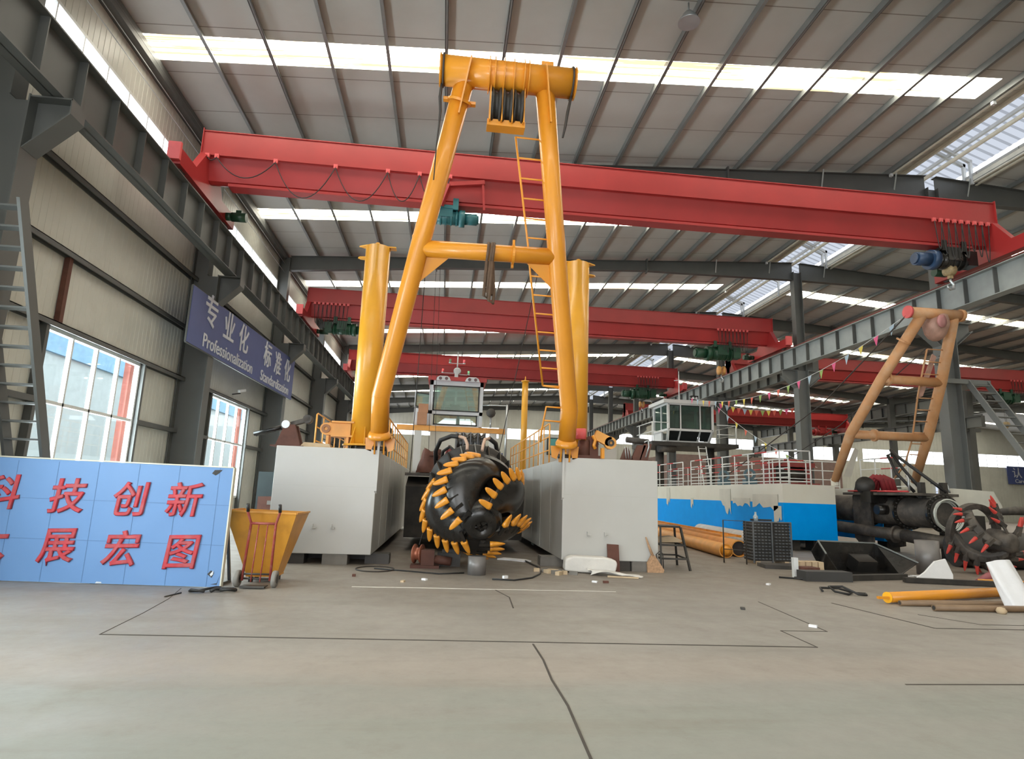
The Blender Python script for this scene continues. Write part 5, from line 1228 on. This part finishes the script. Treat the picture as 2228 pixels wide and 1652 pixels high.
b = MB(); b.tube([(15.7, 17.6, 2.1), (15.72, 17.7, 2.35), (15.5, 18.1, 2.4)], .03, 8); b.tube([(14.5, 17.8, 2.1), (14.5, 17.8, 2.5), (14.6, 18.0, 2.6)], .03, 8); b.build('white_hose', CHROME, lp)
t = thing('wire_coil', (15.2, 17.22, .9), 'bright coil of wire hung on the open end of the black pipe', 'coil'); rnd = random.Random(4)
for k in range(7):
    r = .40+.012*k; cx, cz, yy = 15.22+rnd.uniform(-.04, .05), 1.43+rnd.uniform(-.05, .03), 17.27-.022*k
    b = MB(); b.tube([(cx+r*cos(a), yy+.02*sin(3*a+k), cz+r*sin(a)*1.03) for a in [2*pi*i/40 for i in range(40)]], .014, 6, closed=True); b.build('wire_turn', WIRE, t)
b = MB()
for i in range(4): b.tube([(14.6+.13*i, 19.9+.02*i, 2.08+.0), (14.62+.13*i, 19.8, 2.45), (14.75+.13*i, 19.7, 2.62), (14.95+.13*i, 19.6, 2.5), (15.05+.13*i, 19.6, 2.1)], .09, 8)
tag(b.build('hose_roll', mat('dark_red_hose', (140, 40, 46), .6, vary=.2)), 'roll of dark red hose on top of the black pipe ladder', 'hose')
o = MB().lathe((14.45, 19.75, 2.3), (-.5, -.8, .1), [(.02, -.08), (.3, -.06), (.3, .06), (.02, .08)], 18).build('hose_reel', DARK); tag(o, 'dark round reel plate in front of the red hose roll', 'reel')
o = MB().prism([(0, 0), (1.7, -.05), (1.75, .3), (1.5, .75), (.1, .8)], (16.0, 17.9, 1.45), (1, 0, 0), (0, 0, 1), (0, .6, 0)).build('covered_box', FILM); tag(o, 'plastic covered grey box behind the coil of bright wire', 'box')
MB2 = MB().box2((16.0, 17.9, 0), (17.1, 18.5, 1.42)).build('box_stand', DARK); tag(MB2, 'dark stand under the plastic covered grey box', 'stand')

# white control cabin of the second dredger
c2b = thing('control_cabin', (14.3, 35.2, 4.6), 'white control cabin with dark slanted windows above the blue hull', 'cabin')
x0, x1, y0, y1, zb, zm, zt = 12.9, 15.6, 34.2, 36.6, 4.95, 5.62, 7.15
b = MB()
def post(p, q, w=.13): b.bar(p, q, w, w)
for x in (x0, x1): post((x, y0, zm), (x, y0, zt)); post((x, y1, zb), (x, y1, zt)); post((x, y0, zm), (x+(.1 if x == x0 else -.1), y0+.45, zb))
for x in (x0+.75, x1-.75): post((x, y0, zm), (x, y0, zt), .07); post((x, y0, zm), (x, y0+.45, zb), .07)
for z, yy in ((zm, y0), (zt, y0), (zb, y0+.45)): post((x0, yy, z), (x1, yy, z))
for x in (x0, x1): post((x, y0, zm), (x, y1, zm)); post((x, y0+.45, zb), (x, y1, zb)); post((x, y0, zt), (x, y1, zt)); post((x, y0+1.1, zb), (x, y0+1.1, zt), .1)
b.box2((x0, y1-.06, zb), (x1, y1, zm));
for xx in (x0+.9, x1-.9): post((xx, y1, zm), (xx, y1, zt), .08)
b.box2((x0-.02, y0+1.1, zb), (x0+.04, y1, zm)); b.box2((x0, y0+.45, zb-.08), (x1, y1, zb)); b.build('body', WHITEM, c2b)
MB().box2((x0-.3, y0-.15, zt+.03), (x1+.2, y1+.2, zt+.24)).build('roof', WHITEM, c2b)
for a, c in ((x0+.08, x0+.71), (x0+.79, x1-.79), (x1-.71, x1-.08)):
    f = MB(); f.bar((a, y0+.02, zm+.08), (a, y0+.02, zt-.06), .05, .05, (0, 1, 0)); f.bar((c, y0+.02, zm+.08), (c, y0+.02, zt-.06), .05, .05, (0, 1, 0)); f.bar((a, y0+.02, zm+.08), (c, y0+.02, zm+.08), .05, .05); f.bar((a, y0+.02, zt-.08), (c, y0+.02, zt-.08), .05, .05); f = f.build('window_frame', BLKR, c2b)
    MB().box(((a+c)/2, y0+.03, (zm+zt)/2), (c-a, .015, zt-zm-.15)).build('window_glass', GLASSD, f)
    k = MB(); k.hexa([(a, y0+.06, zm-.07), (c, y0+.06, zm-.07), (c, y0+.08, zm-.07), (a, y0+.08, zm-.07), (a+.05, y0+.4, zb+.08), (c-.05, y0+.4, zb+.08), (c-.05, y0+.42, zb+.08), (a+.05, y0+.42, zb+.08)]); k.build('lower_window', mat('dark_tinted_glass', (40, 44, 44), .1, vary=0), c2b)
for ya, yb_ in ((y0+.1, y0+1.05), (y0+1.2, y1-.2)): MB().box((x0, (ya+yb_)/2, (zm+zt)/2), (.015, yb_-ya, zt-zm-.15)).build('window_glass', GLASSD, c2b)
b = MB(); b.box2((13.3, 35, zb), (14.9, 35.4, 5.7)); b.box2((14.2, 35.7, 5.1), (14.6, 36.1, 6.3)); b.build('console', mat('grey_console', (120, 126, 124), .5), c2b)
t = thing('cabin_platform', (14.3, 35.3, 2.3), 'dark steel platform on round legs carrying the white cabin', 'platform')
MB().box2((11.7, 33.6, 4.62), (16.9, 37.4, 4.85)).build('deck', DARK, t)
for x in (12.5, 15.6): MB().cyl((x, 34.6, 2.3), (x, 34.6, 4.62), .24, seg=16).build('leg', DARK, t)
MB().cyl((12.2, 34.0, 4.5), (13.2, 34.0, 4.5), .25, seg=14).build('slew_drum', DUSTY, t)
for p in ((11.75, 33.7), (12.7, 33.7), (11.75, 36), (16.85, 33.8), (16.85, 36)): MB().tube([(p[0], p[1], 4.85), (p[0], p[1], 5.95)], .03, 6).build('rail_post', WHITEM, t)
for z in (5.4, 5.95):
    MB().tube([(12.75, 33.7, z), (11.75, 33.7, z), (11.75, 36.5, z)], .028, 6).build('rail', WHITEM, t); MB().tube([(15.7, 33.8, z), (16.85, 33.8, z), (16.85, 36.5, z)], .028, 6).build('rail', WHITEM, t)
t = thing('access_ladder', (14.0, 33, 2.3), 'steep pale ladder under the white cabin', 'ladder')
for x in (14.0, 14.45): MB().tube([(x, 31.9, 2.3), (x+.4, 33.5, 4.62)], .035, 6).build('stringer', WHITEM, t)
for i in range(6): k = (i+.7)/6; MB().box((14.22+.4*k, 31.9+1.6*k, 2.3+2.32*k), (.45, .16, .03)).build('tread', WHITEM, t)
t = thing('antenna_mast', (13.9, 35, 7.39), 'thin white antenna mast on the white cabin roof', 'mast'); MB().cyl((13.9, 35, 7.39), (13.9, 35, 9.3), .04, .02, seg=8).build('pole', WHITEM, t); MB().tube([(13.6, 35, 8.7), (13.9, 35, 8.75), (14.5, 35, 8.7)], .02, 6).build('cross_arm', WHITEM, t)
t = thing('floodlight', (14.55, 34.3, 7.39), 'small black twin floodlight on the white cabin roof', 'lamp'); MB().box((14.55, 34.3, 7.55), (.45, .2, .3)).build('housing', BLKR, t)
for dx in (-.1, .1): MB().cyl((14.55+dx, 34.2, 7.55), (14.55+dx, 34.18, 7.55), .075, seg=12).build('lens', WHITEM, t)
# deck machines
t = thing('deck_winch', (14.9, 26, 2.3), 'red deck winch behind the red banded railing', 'winch')
b = MB(); b.box2((14.2, 25.6, 2.3), (16.6, 26.4, 2.5)); b.box2((14.3, 25.7, 2.5), (14.6, 26.3, 3.3)); b.box2((16.0, 25.7, 2.5), (16.3, 26.3, 3.3)); b.box2((14.2, 25.6, 3.2), (16.4, 26.3, 3.4)); b.build('frame', mat('dull_red_machine', (140, 58, 56), .5), t); MB().cyl((14.6, 26, 2.9), (16.0, 26, 2.9), .3, seg=18).build('drum', DARK, t)
for y, lab in ((24.6, 'blue grey mooring bitt ring on the hull deck, nearer of two'), (27.0, 'blue grey mooring bitt ring on the hull deck, farther of two')):
    b = MB(); b.ring((12.8, y, 2.75), (.3, 1, 0), .24, .14, .12, 20); b.box((12.8, y, 2.4), (.5, .3, .26)); tag(b.build('mooring_bitt', mat('blue_grey_bitt', (78, 104, 116), .5)), lab, 'bitt')
# flag strings
FC = [mat('pink_flag', (226, 96, 140), .7, vary=0), mat('yellow_flag', (224, 200, 90), .7, vary=0), mat('green_flag', (150, 176, 100), .7, vary=0), mat('pale_blue_flag', (170, 190, 204), .7, vary=0), mat('orange_red_flag', (214, 104, 84), .7, vary=0)]
def bunting(p, q, sag, n, lab):
    p, q = Vector(p), Vector(q); t = thing('flag_string', (p+q)/2, lab, 'bunting')
    P = lambda k: p+(q-p)*k-Vector((0, 0, sag*4*k*(1-k)))
    MB().tube([P(i/16) for i in range(17)], .01, 5).build('cord', WHITEM, t)
    for i in range(n):
        k = (i+.5)/n; a = P(k-.12/(q-p).length); c = P(k+.12/(q-p).length); m = (a+c)/2-Vector((.02, .03*((i % 3)-1), .34))
        b = MB(); n_ = Vector((0, .004, 0)); va = [b.bm.verts.new(x-n_) for x in (a, c, m)]; vb = [b.bm.verts.new(x+n_) for x in (a, c, m)]
        b.face(va); b.face(vb[::-1])
        for j in range(3): b.face([va[j], vb[j], vb[(j+1) % 3], va[(j+1) % 3]])
        b.build('flag', FC[(i*3+i//4) % 5], t)
bunting((14.1, 33.9, 7.5), (14.2, 17.2, 7.5), 1.1, 22, 'string of small coloured flags from the white cabin to the tan A-frame')
bunting((15.9, 34.0, 7.3), (20.5, 33, 7.2), .35, 14, 'string of coloured flags running right from the white cabin roof')
bunting((15.7, 34.0, 7.2), (17.4, 27, 3.3), .4, 10, 'string of flags slanting down right of the white cabin')
bunting((13.0, 34.0, 7.4), (15.2, 44, 8.9), .5, 9, 'string of flags rising behind the white cabin to the crane beam')

# ------------------------------------------------------------------ rusty cutter with red teeth
C0 = Vector((13.9, 14.95, .98)); D0 = Vector((.08, -.97, -.16)).normalized(); E0 = Vector((0, 0, 1)); E0 = (E0-D0*E0.dot(D0)).normalized(); F0 = D0.cross(E0)
rc = thing('dredge_cutter', (13.9, 14.6, .0), 'dusty rusty cutter head with red painted teeth on the floor at right', 'cutter head')
MB().ring(C0, D0, .8, .66, .16, 44).build('back_ring', DUSTY, rc)
b = MB(); b.lathe(C0+D0*.45, D0, [(.1, 0), (.26, .02), (.28, .3), (.24, .55), (.2, .6), (.12, .62)], 28); b.build('hub', DUSTY, rc)
MB().ring(C0, D0, .82, .74, .1, 44).build('rim_band', INN, rc) if False else None
tr = tooth_mesh('red_tooth', TOOTHR, .27, .085, .08)
INN = mat('dark_red_primer', (62, 30, 32), .7, vary=.2)
for k in range(5):
    ph = 2*pi*k/5+.5
    def pt(s, a, off=0.): 
        r = .74+.1*sin(s*2.6)-.44*max(0, s-.35)**1.5/(.65**1.5)+off
        return C0+D0*(s*.98)+(E0*cos(a)+F0*sin(a))*r
    def arm(u, v):
        a = ph+1.25*u-(.34-.05*u)*v; p = pt(u, a, -.1*v); o_ = p-(C0+D0*((p-C0).dot(D0))); return p, o_
    bl = MB().solid(arm, 16, 4, .1).build('blade', DUSTY, rc)
    for j in range(6):
        u = .08+.8*j/5; a = ph+1.25*u; p = pt(u, a); tg = (pt(u, a+.01)-p).normalized(); rad = (p-(C0+D0*((p-C0).dot(D0)))).normalized()
        d = (tg*.75+rad*.7).normalized()
        s_ = MB(); s_.bar(p-d*.12-rad*.03, p+d*.09, .1, .09, rad); s_.build('tooth_adapter', DUSTY, bl)
        put(tr, 'tooth', rc, Matrix.Translation(p+d*.07) @ frame_of(d, D0))

# ------------------------------------------------------------------ floor things on the right
o = MB().cyl((11.95, 14.25, 0), (11.95, 14.25, .82), .26, seg=28).build('pipe_stub', mat('grey_steel_pipe', (122, 118, 116), .4)); tag(o, 'wide grey pipe stub standing behind the white sheet at right', 'pipe')
ty = thing('steel_trough', (10.2, 14.2, 0), 'glossy black steel trough with flared sides on the floor at right', 'trough')
b = MB(); b.prism([(9.2, .45), (9.42, .02), (10.95, .02), (11.4, .3), (10.9, .68), (9.38, .7)], (0, 14.7, 0), (1, 0, 0), (0, 0, 1), (0, .03, 0)); b.build('back_plate', BLACK, ty)
b = MB(); b.hexa([(9.4, 13.95, .0), (10.95, 13.95, .0), (10.95, 14.72, .0), (9.4, 14.72, .0), (9.4, 13.95, .03), (10.95, 13.95, .03), (10.95, 14.72, .03), (9.4, 14.72, .03)]); b.build('bottom', BLACK, ty)
b = MB(); b.hexa([(9.4, 13.95, 0), (9.43, 13.95, 0), (9.43, 14.7, 0), (9.4, 14.7, 0), (9.12, 14.0, .45), (9.15, 14.0, .45), (9.4, 14.7, .7), (9.36, 14.7, .7)]); b.build('side_wing', BLACK, ty); b = MB(); b.hexa([(10.92, 13.95, 0), (10.95, 13.95, 0), (10.95, 14.7, 0), (10.92, 14.7, 0), (11.37, 13.9, .3), (11.4, 13.9, .3), (10.92, 14.7, .68), (10.88, 14.7, .68)]); b.build('side_wing', BLACK, ty)
b = MB(); b.bar((9.12, 14.0, .46), (9.38, 14.7, .71), .03, .03); b.bar((11.4, 13.9, .31), (10.9, 14.7, .69), .03, .03); b.bar((9.38, 14.71, .71), (10.9, 14.71, .69), .03, .03); b.build('rim', mat('worn_grey_edge', (120, 124, 122), .4), ty)
MB().box((10.3, 14.4, .2), (.5, .4, .34), Matrix.Rotation(.4, 3, 'X')).build('inner_rib', BLACK, ty)
b = MB(); b.prism([(0, 0), (.7, .05), (.6, .3), (.1, .28)], (10.35, 13.6, .012), (1, 0, 0), (0, 1, 0), (0, 0, .012)); b.prism([(.75, -.2), (1.5, -.15), (1.4, .35), (.8, .3)], (10.35, 13.6, .012), (1, 0, 0), (0, 1, 0), (0, 0, .012)); tag(b.build('white_sheet', CLOTH), 'crumpled white sheets lying at the black trough', 'sheet')
o = MB().prism([(0, 0), (.95, .02), (.98, .12), (.9, .46), (.62, .4), (.3, .16)], (10.75, 13.25, .0), (1, 0, 0), (0, .25, 1), (0, .05, 0)).build('white_cloth', CLOTH); tag(o, 'white woven cloth propped up right of the black trough', 'cloth')
b = MB(); b.box2((7.7, 12.55, 0), (8.75, 12.9, .2)); o = b.build('steel_box_beam', mat('dark_grey_beam', (62, 62, 62), .5)); tag(o, 'short dark square beam on the floor in front of the wooden crate', 'beam')
o = MB().bar((8.8, 12.8, .06), (10.5, 13.25, .06), .16, .12).build('steel_bar', DARK); tag(o, 'long black bar on the floor in front of the black trough', 'bar')
o = MB().bar((10.05, 12.7, .06), (12.6, 12.2, .06), .14, .1).build('steel_channel', DARK); tag(o, 'long dark channel on the floor before the white cloth', 'channel')
o = MB().bar((11.9, 12.75, .05), (14.9, 12.1, .05), .16, .1).build('yellow_plank', YELO); tag(o, 'faded orange plank at the right edge behind the brown pipes', 'plank')
cr = thing('wooden_crate', (8.35, 13.5, 0), 'small slatted wooden crate block right of the mesh stack', 'crate')
for i in range(4): MB().box((8.12+.15*i, 13.5, .17), (.12, .3, .3)).build('slat', WOOD, cr)
MB().box((8.345, 13.5, .02), (.6, .34, .04)).build('base', WOOD, cr)
o = MB().box((7.85, 13.2, .21), (.1, .1, .42)).build('white_post', WHITEM); tag(o, 'short white square post left of the wooden crate', 'post')
b = MB(); b.box((8.1, 13.1, .12), (.35, .3, .24)); b.cyl((7.9, 13.0, .1), (8.2, 12.95, .1), .08, seg=10); tag(b.build('machine_part', RUST), 'rusty machine part between white post and dark square beam', 'machine part')
# stack of galvanised mesh trays
st_ = thing('mesh_tray_stack', (8.75, 15.95, 0), 'tall stack of grey perforated trays in front of the blue hull', 'stack')
b = MB(); b.box2((8.24, 15.75, .08), (9.26, 16.3, 1.08)); b.build('tray_core', DARK, st_)
b = MB()
for i in range(12):
    for j in range(11):
        if j == 5: continue
        b.box((8.28+.096*j, 15.73, .14+.08*i), (.062, .04, .026)); 
for i in range(12):
    for j in range(6): b.box((8.225, 15.8+.09*j, .14+.08*i), (.03, .055, .026))
o = b.build('tray_slats', MESHG, st_); o['kind'] = 'stuff'
b = MB()
for x in (8.22, 8.74, 9.28): b.box((x, 15.72, .56), (.035, .03, 1.06))
b.box((8.75, 15.72, 1.09), (1.08, .04, .03)); b.build('strap_frame', MESHG, st_)
for x in (8.35, 9.15): MB().box((x, 16, .04), (.12, .5, .08)).build('skid', WOOD, st_)
b = MB(); b.lathe((8.45, 16.0, 1.1), (0, 0, 1), [(.06, 0), (.065, .12), (.03, .17), (.025, .22), (.03, .24)], 14); tag(b.build('bottle', mat('frosted_bottle', (170, 184, 190), .2)), 'clear plastic bottle on top of the mesh tray stack', 'bottle')
b = MB(); b.bar((8.3, 16.0, 1.13), (8.9, 16.0, 1.13), .03, .05); tag(b.build('clamp_bar', DARK), 'dark clamp bar lying on top of the mesh tray stack', 'bar')
o = MB().prism([(0, 0), (1.5, -.3), (1.6, .2), (1.1, .5), (.1, .6)], (8.0, 14.75, 0), (1, 0, 0), (0, 1, 0), (0, 0, .09)).build('floor_slab', DUSTY); tag(o, 'dusty flat plate on the floor in front of the mesh stack', 'plate')
b = MB(); b.tube([(7.35, 13.0, .02), (7.7, 12.7, .03), (8.1, 12.6, .03), (7.7, 13.0, .02)], .02, 6); tag(b.build('floor_cable', BLKR), 'flat dark cable loop on the floor left of the dark square beam', 'cable')
t = thing('rod_stand', (7.7, 15.7, 0), 'thin dark rod frame standing left of the mesh stack', 'stand')
MB().tube([(7.5, 15.95, 0), (7.5, 15.95, 1.1), (7.95, 15.6, 1.1), (7.95, 15.6, 0)], .018, 6).build('frame', DARK, t)
for z in (.35,): MB().tube([(7.5, 15.95, z), (7.95, 15.6, z)], .012, 6).build('stay', DARK, t)
# yellow pipes with lattice under the blue hull
for i, (xa, ya, xb, yb, r, lab) in enumerate(((8.75, 17.6, 10.6, 31, .24, 'yellow steel pipe lying beside the blue hull, open end by the rod stand'), (8.15, 17.2, 9.6, 30, .2, 'yellow steel pipe with pointed end, left of the open-ended one'))):
    t = thing('yellow_pipe', (xa, ya, 0), lab, 'pipe')
    MB().tube([(xa, ya, r), (xb, yb, r)], r, 22, cap=False).build('tube', YELO, t); MB().ring((xa, ya, r), (xb-xa, yb-ya, 0), r, r-.03, .04, 22).build('rim', YELO, t)
    MB().cyl((xa+.05, ya+.25, r), (xa+.055, ya+.26, r), r-.02, seg=20).build('dark_bore', DARK, t)
    if i: MB().cyl((xa, ya, r), (xa-.03, ya-.16, r), r-.01, .05, seg=18).build('pointed_end', YEL, t)
t = thing('lattice_ladder', (8.6, 22, .45), 'yellow lattice walkway lying on top of the yellow pipes', 'ladder')
for dx in (-.3, .3): MB().bar((8.8+dx, 18.2, .56), (9.9+dx, 29, .56), .07, .07).build('side_rail', YEL, t)
for i in range(16): k = i/15; x = 8.8+1.1*k; y = 18.2+10.8*k; MB().bar((x-.3, y, .56), (x+.3, y+.25, .56), .05, .05).build('rung', YELO, t)
t = thing('white_roller', (10.2, 21, 0), 'grey white long tube on the floor behind the yellow lattice', 'pipe'); MB().cyl((10.4, 19.3, .3), (11.2, 26, .3), .3, seg=20).build('tube', mat('dirty_white_tube', (206, 204, 200), .5), t)
# hoses, poles, bag at the right edge
b = MB(); b.tube([(7.12, 11.1, .02), (7.2, 11.3, .05), (7.5, 11.2, .06), (7.6, 10.95, .03), (7.4, 10.75, .02), (7.2, 10.85, .05), (7.25, 11.1, .1), (7.45, 11.0, .12), (7.55, 10.7, .03), (7.72, 10.72, .02), (7.8, 10.85, .02), (7.65, 10.9, .02)], .022, 6); tag(b.build('hose_loop', BLKR), 'tangled black hose loop on the bare floor at right', 'hose')
yp = thing('yellow_pole', (9.0, 10.4, 0), 'long yellow pole lying on the floor at right', 'pole')
MB().cyl((7.55, 9.95, .1), (11.2, 11.05, .1), .085, seg=18).build('shaft', YEL, yp); MB().cyl((7.545, 9.948, .1), (7.53, 9.944, .1), .09, seg=18).build('end_plate', mat('bright_yellow_end', (246, 176, 30), .4), yp); MB().box((7.44, 9.92, .1), (.2, .05, .04)).build('end_lug', YEL, yp)
for xa, ya, xb, yb, r, lab in ((7.85, 9.33, 10.6, 9.35, .05, 'brown steel pipe on the floor, nearest of three'), (7.6, 9.75, 10.8, 9.75, .045, 'brown steel pipe on the floor, middle of three'), (7.75, 10.0, 11.0, 10.1, .03, 'thin brown steel pipe on the floor just below the yellow pole')):
    t = thing('brown_pipe', ((xa+xb)/2, ya, 0), lab, 'pipe'); m = mat('brown_pipe_steel', (124, 100, 76), .5, vary=.15)
    MB().tube([(xa, ya, r), (xb, yb, r)], r, 14).build('tube', m, t); MB().cyl((xa-.002, ya, r), (xa, ya, r), r*.7, seg=12).build('dark_bore', DARK, t)
b = MB()
def bagf(u, v):
    a = 2*pi*u; w = .27-.05*v+.02*sin(5*a+3*v); d = .16-.1*v+.02*sin(4*a)
    return (9.55+w*cos(a)-.14*v, 9.45+d*sin(a)+.25*v, .01+.74*v*(1+.06*cos(a+1)))
b.grid(bagf, 28, 10); bmesh.ops.remove_doubles(b.bm, verts=b.bm.verts[:], dist=.001)
v0 = [b.bm.verts.new((9.55, 9.45, .01)), b.bm.verts.new((9.41, 9.7, .75))]
o = b.build('woven_sack', CLOTH, recalc=True); tag(o, 'full white woven sack standing at the right edge of the floor', 'sack')
b = MB(); b.tube([(12.2, 13.2, .01), (12.45, 13.1, .13), (12.65, 13.15, .02), (12.85, 13.3, .13), (12.9, 13.4, .02)], [.02, .09, .05, .09, .02], 10); tag(b.build('propeller', mat('pink_red_propeller', (150, 84, 88), .5)), 'small red propeller lying right of the dark channel', 'propeller')
for x, y, lab in ((8.9, 9.2, 'pale stone lying against the nearest brown pipe'), (11.9, 11.8, 'dark lump on the floor behind the yellow pole')):
    tag(MB().lathe((x, y, 0), (0, 0, 1), [(.06, 0), (.08, .04), (.05, .09), (.01, .1)], 7).build('stone', WOOD if 'pale' in lab else DARK), lab, 'stone')

# grey stair on the right column, lamp, far sign boards, distant clutter
steel_stair(17.98, 18.7, 15.0, .02, 18.95, 6.0, 20, 'grey steel stair climbing to the tall column at right', STEEL)
t = thing('stair_landing', (18.2, 19.5, 5.9), 'small grey landing frame at the top of the steel stair', 'landing')
b = MB(); b.box2((17.1, 18.86, 5.9), (18.8, 19.02, 6.06)); b.box2((17.95, 19.02, 5.9), (18.8, 20.2, 5.96)); b.build('frame', STEEL, t)
t = thing('floodlight', (17.05, 18.7, 6.5), 'round floodlight on the tall column beside the tan A-frame', 'lamp'); MB().lathe((17.0, 19.0, 6.75), (-.3, -.6, -.8), [(.04, -.1), (.16, .05), (.18, .12), (.15, .13)], 16).build('shade', CHROME, t); MB().bar((17.27, 19.02, 6.95), (17.04, 19.0, 6.85), .04, .04).build('arm', DARK, t)
fs = thing('wall_sign', (85.5, 81.4, 5.5), 'navy sign with one white character on the far wall at the right edge', 'sign')
MB().box2((82.1, 81.3, 5.5), (88, 81.38, 8.1)).build('panel', BANNER, fs)
FM = Matrix(((1, 0, 0, 0), (0, 0, -1, 81.27), (0, 1, 0, 0), (0, 0, 0, 1)))
text_mesh('sign_character', '认', 1.6, .02, LETW, fs, Matrix.Translation((83.6, 0, 7.05)) @ FM); text_mesh('sign_text', 'Care', .8, .02, LETW, fs, Matrix.Translation((83.95, 0, 5.95)) @ FM)
o = thing('hull_section', (26, 52, 0), 'dusty pink steel hull block behind the deck railings at right', 'hull')
b = MB(); b.box2((19.2, 50, .6), (34.5, 57, 5.4)); b.build('block', mat('dusty_pink_primer', (150, 126, 118), .7, vary=.1), o)
for x in (21, 27, 33): MB().box((x, 53, .3), (1, 4, .6)).build('keel_block', DARK, o)
for k, (x, y, h, m, lab) in enumerate(((24, 44, 2.6, RUST, 'dark rusty machine frame far right of the pink hull block'), (40, 48, 2.2, STEELD, 'grey machine body far behind the tan A-frame'), (52, 70, 3., mat('blue_tarp', (70, 96, 130), .7), 'blue covered stack against the far wall'), (46, 60, 2.4, RUST, 'brown machine stack behind the right row columns'))):
    b = MB(); b.box2((x-2, y-1, 0), (x+2, y+1, h)); b.box2((x-1, y-.6, h), (x+.6, y+.6, h+.6)); tag(b.build('machine_stack', m), lab, 'machine')
o = thing('pipe_section', (15.5, 15.9, 0), 'large dark pipe section lying behind the rusty cutter head', 'pipe'); MB().cyl((14.6, 16.4, .5), (17.6, 15.9, .5), .5, seg=28).build('tube', DARK, o)
o = thing('crank_fixture', (17.5, 16.6, 0), 'dark pointed steel spar on a stand behind the rusty cutter head', 'spar'); MB().tube([(16.4, 16.9, 1.55), (16.7, 16.9, 1.57), (17.2, 16.9, 1.62), (19.5, 16.9, 1.62)], [.02, .1, .13, .13], 12).build('spar', DUSTY, o); MB().box2((18.2, 16.7, 0), (18.6, 17.1, 1.5)).build('stand', DARK, o)

t = thing('high_bay_lamp', (5.2, 12.1, 12.75), 'round high bay lamp at the very top edge, hung from the roof', 'lamp')
MB().lathe((5.2, 12.1, 12.75), (0, 0, 1), [(.26, 0), (.24, .05), (.14, .22), (.08, .3)], 20).build('shade', CHROME, t); MB().cyl((5.2, 12.1, 13.05), (5.2, 12.1, 13.3), .02, seg=8).build('stem', CHROME, t)

t = thing('security_camera', (-8.0, 23.9, 4.95), 'small white camera on a bracket above the second left window', 'camera')
MB().bar((-8.2, 23.9, 4.95), (-7.9, 23.9, 5.0), .04, .04).build('bracket', DARK, t); MB().bar((-7.92, 23.75, 5.06), (-7.82, 24.1, 5.16), .1, .1).build('camera_body', WHITEM, t)
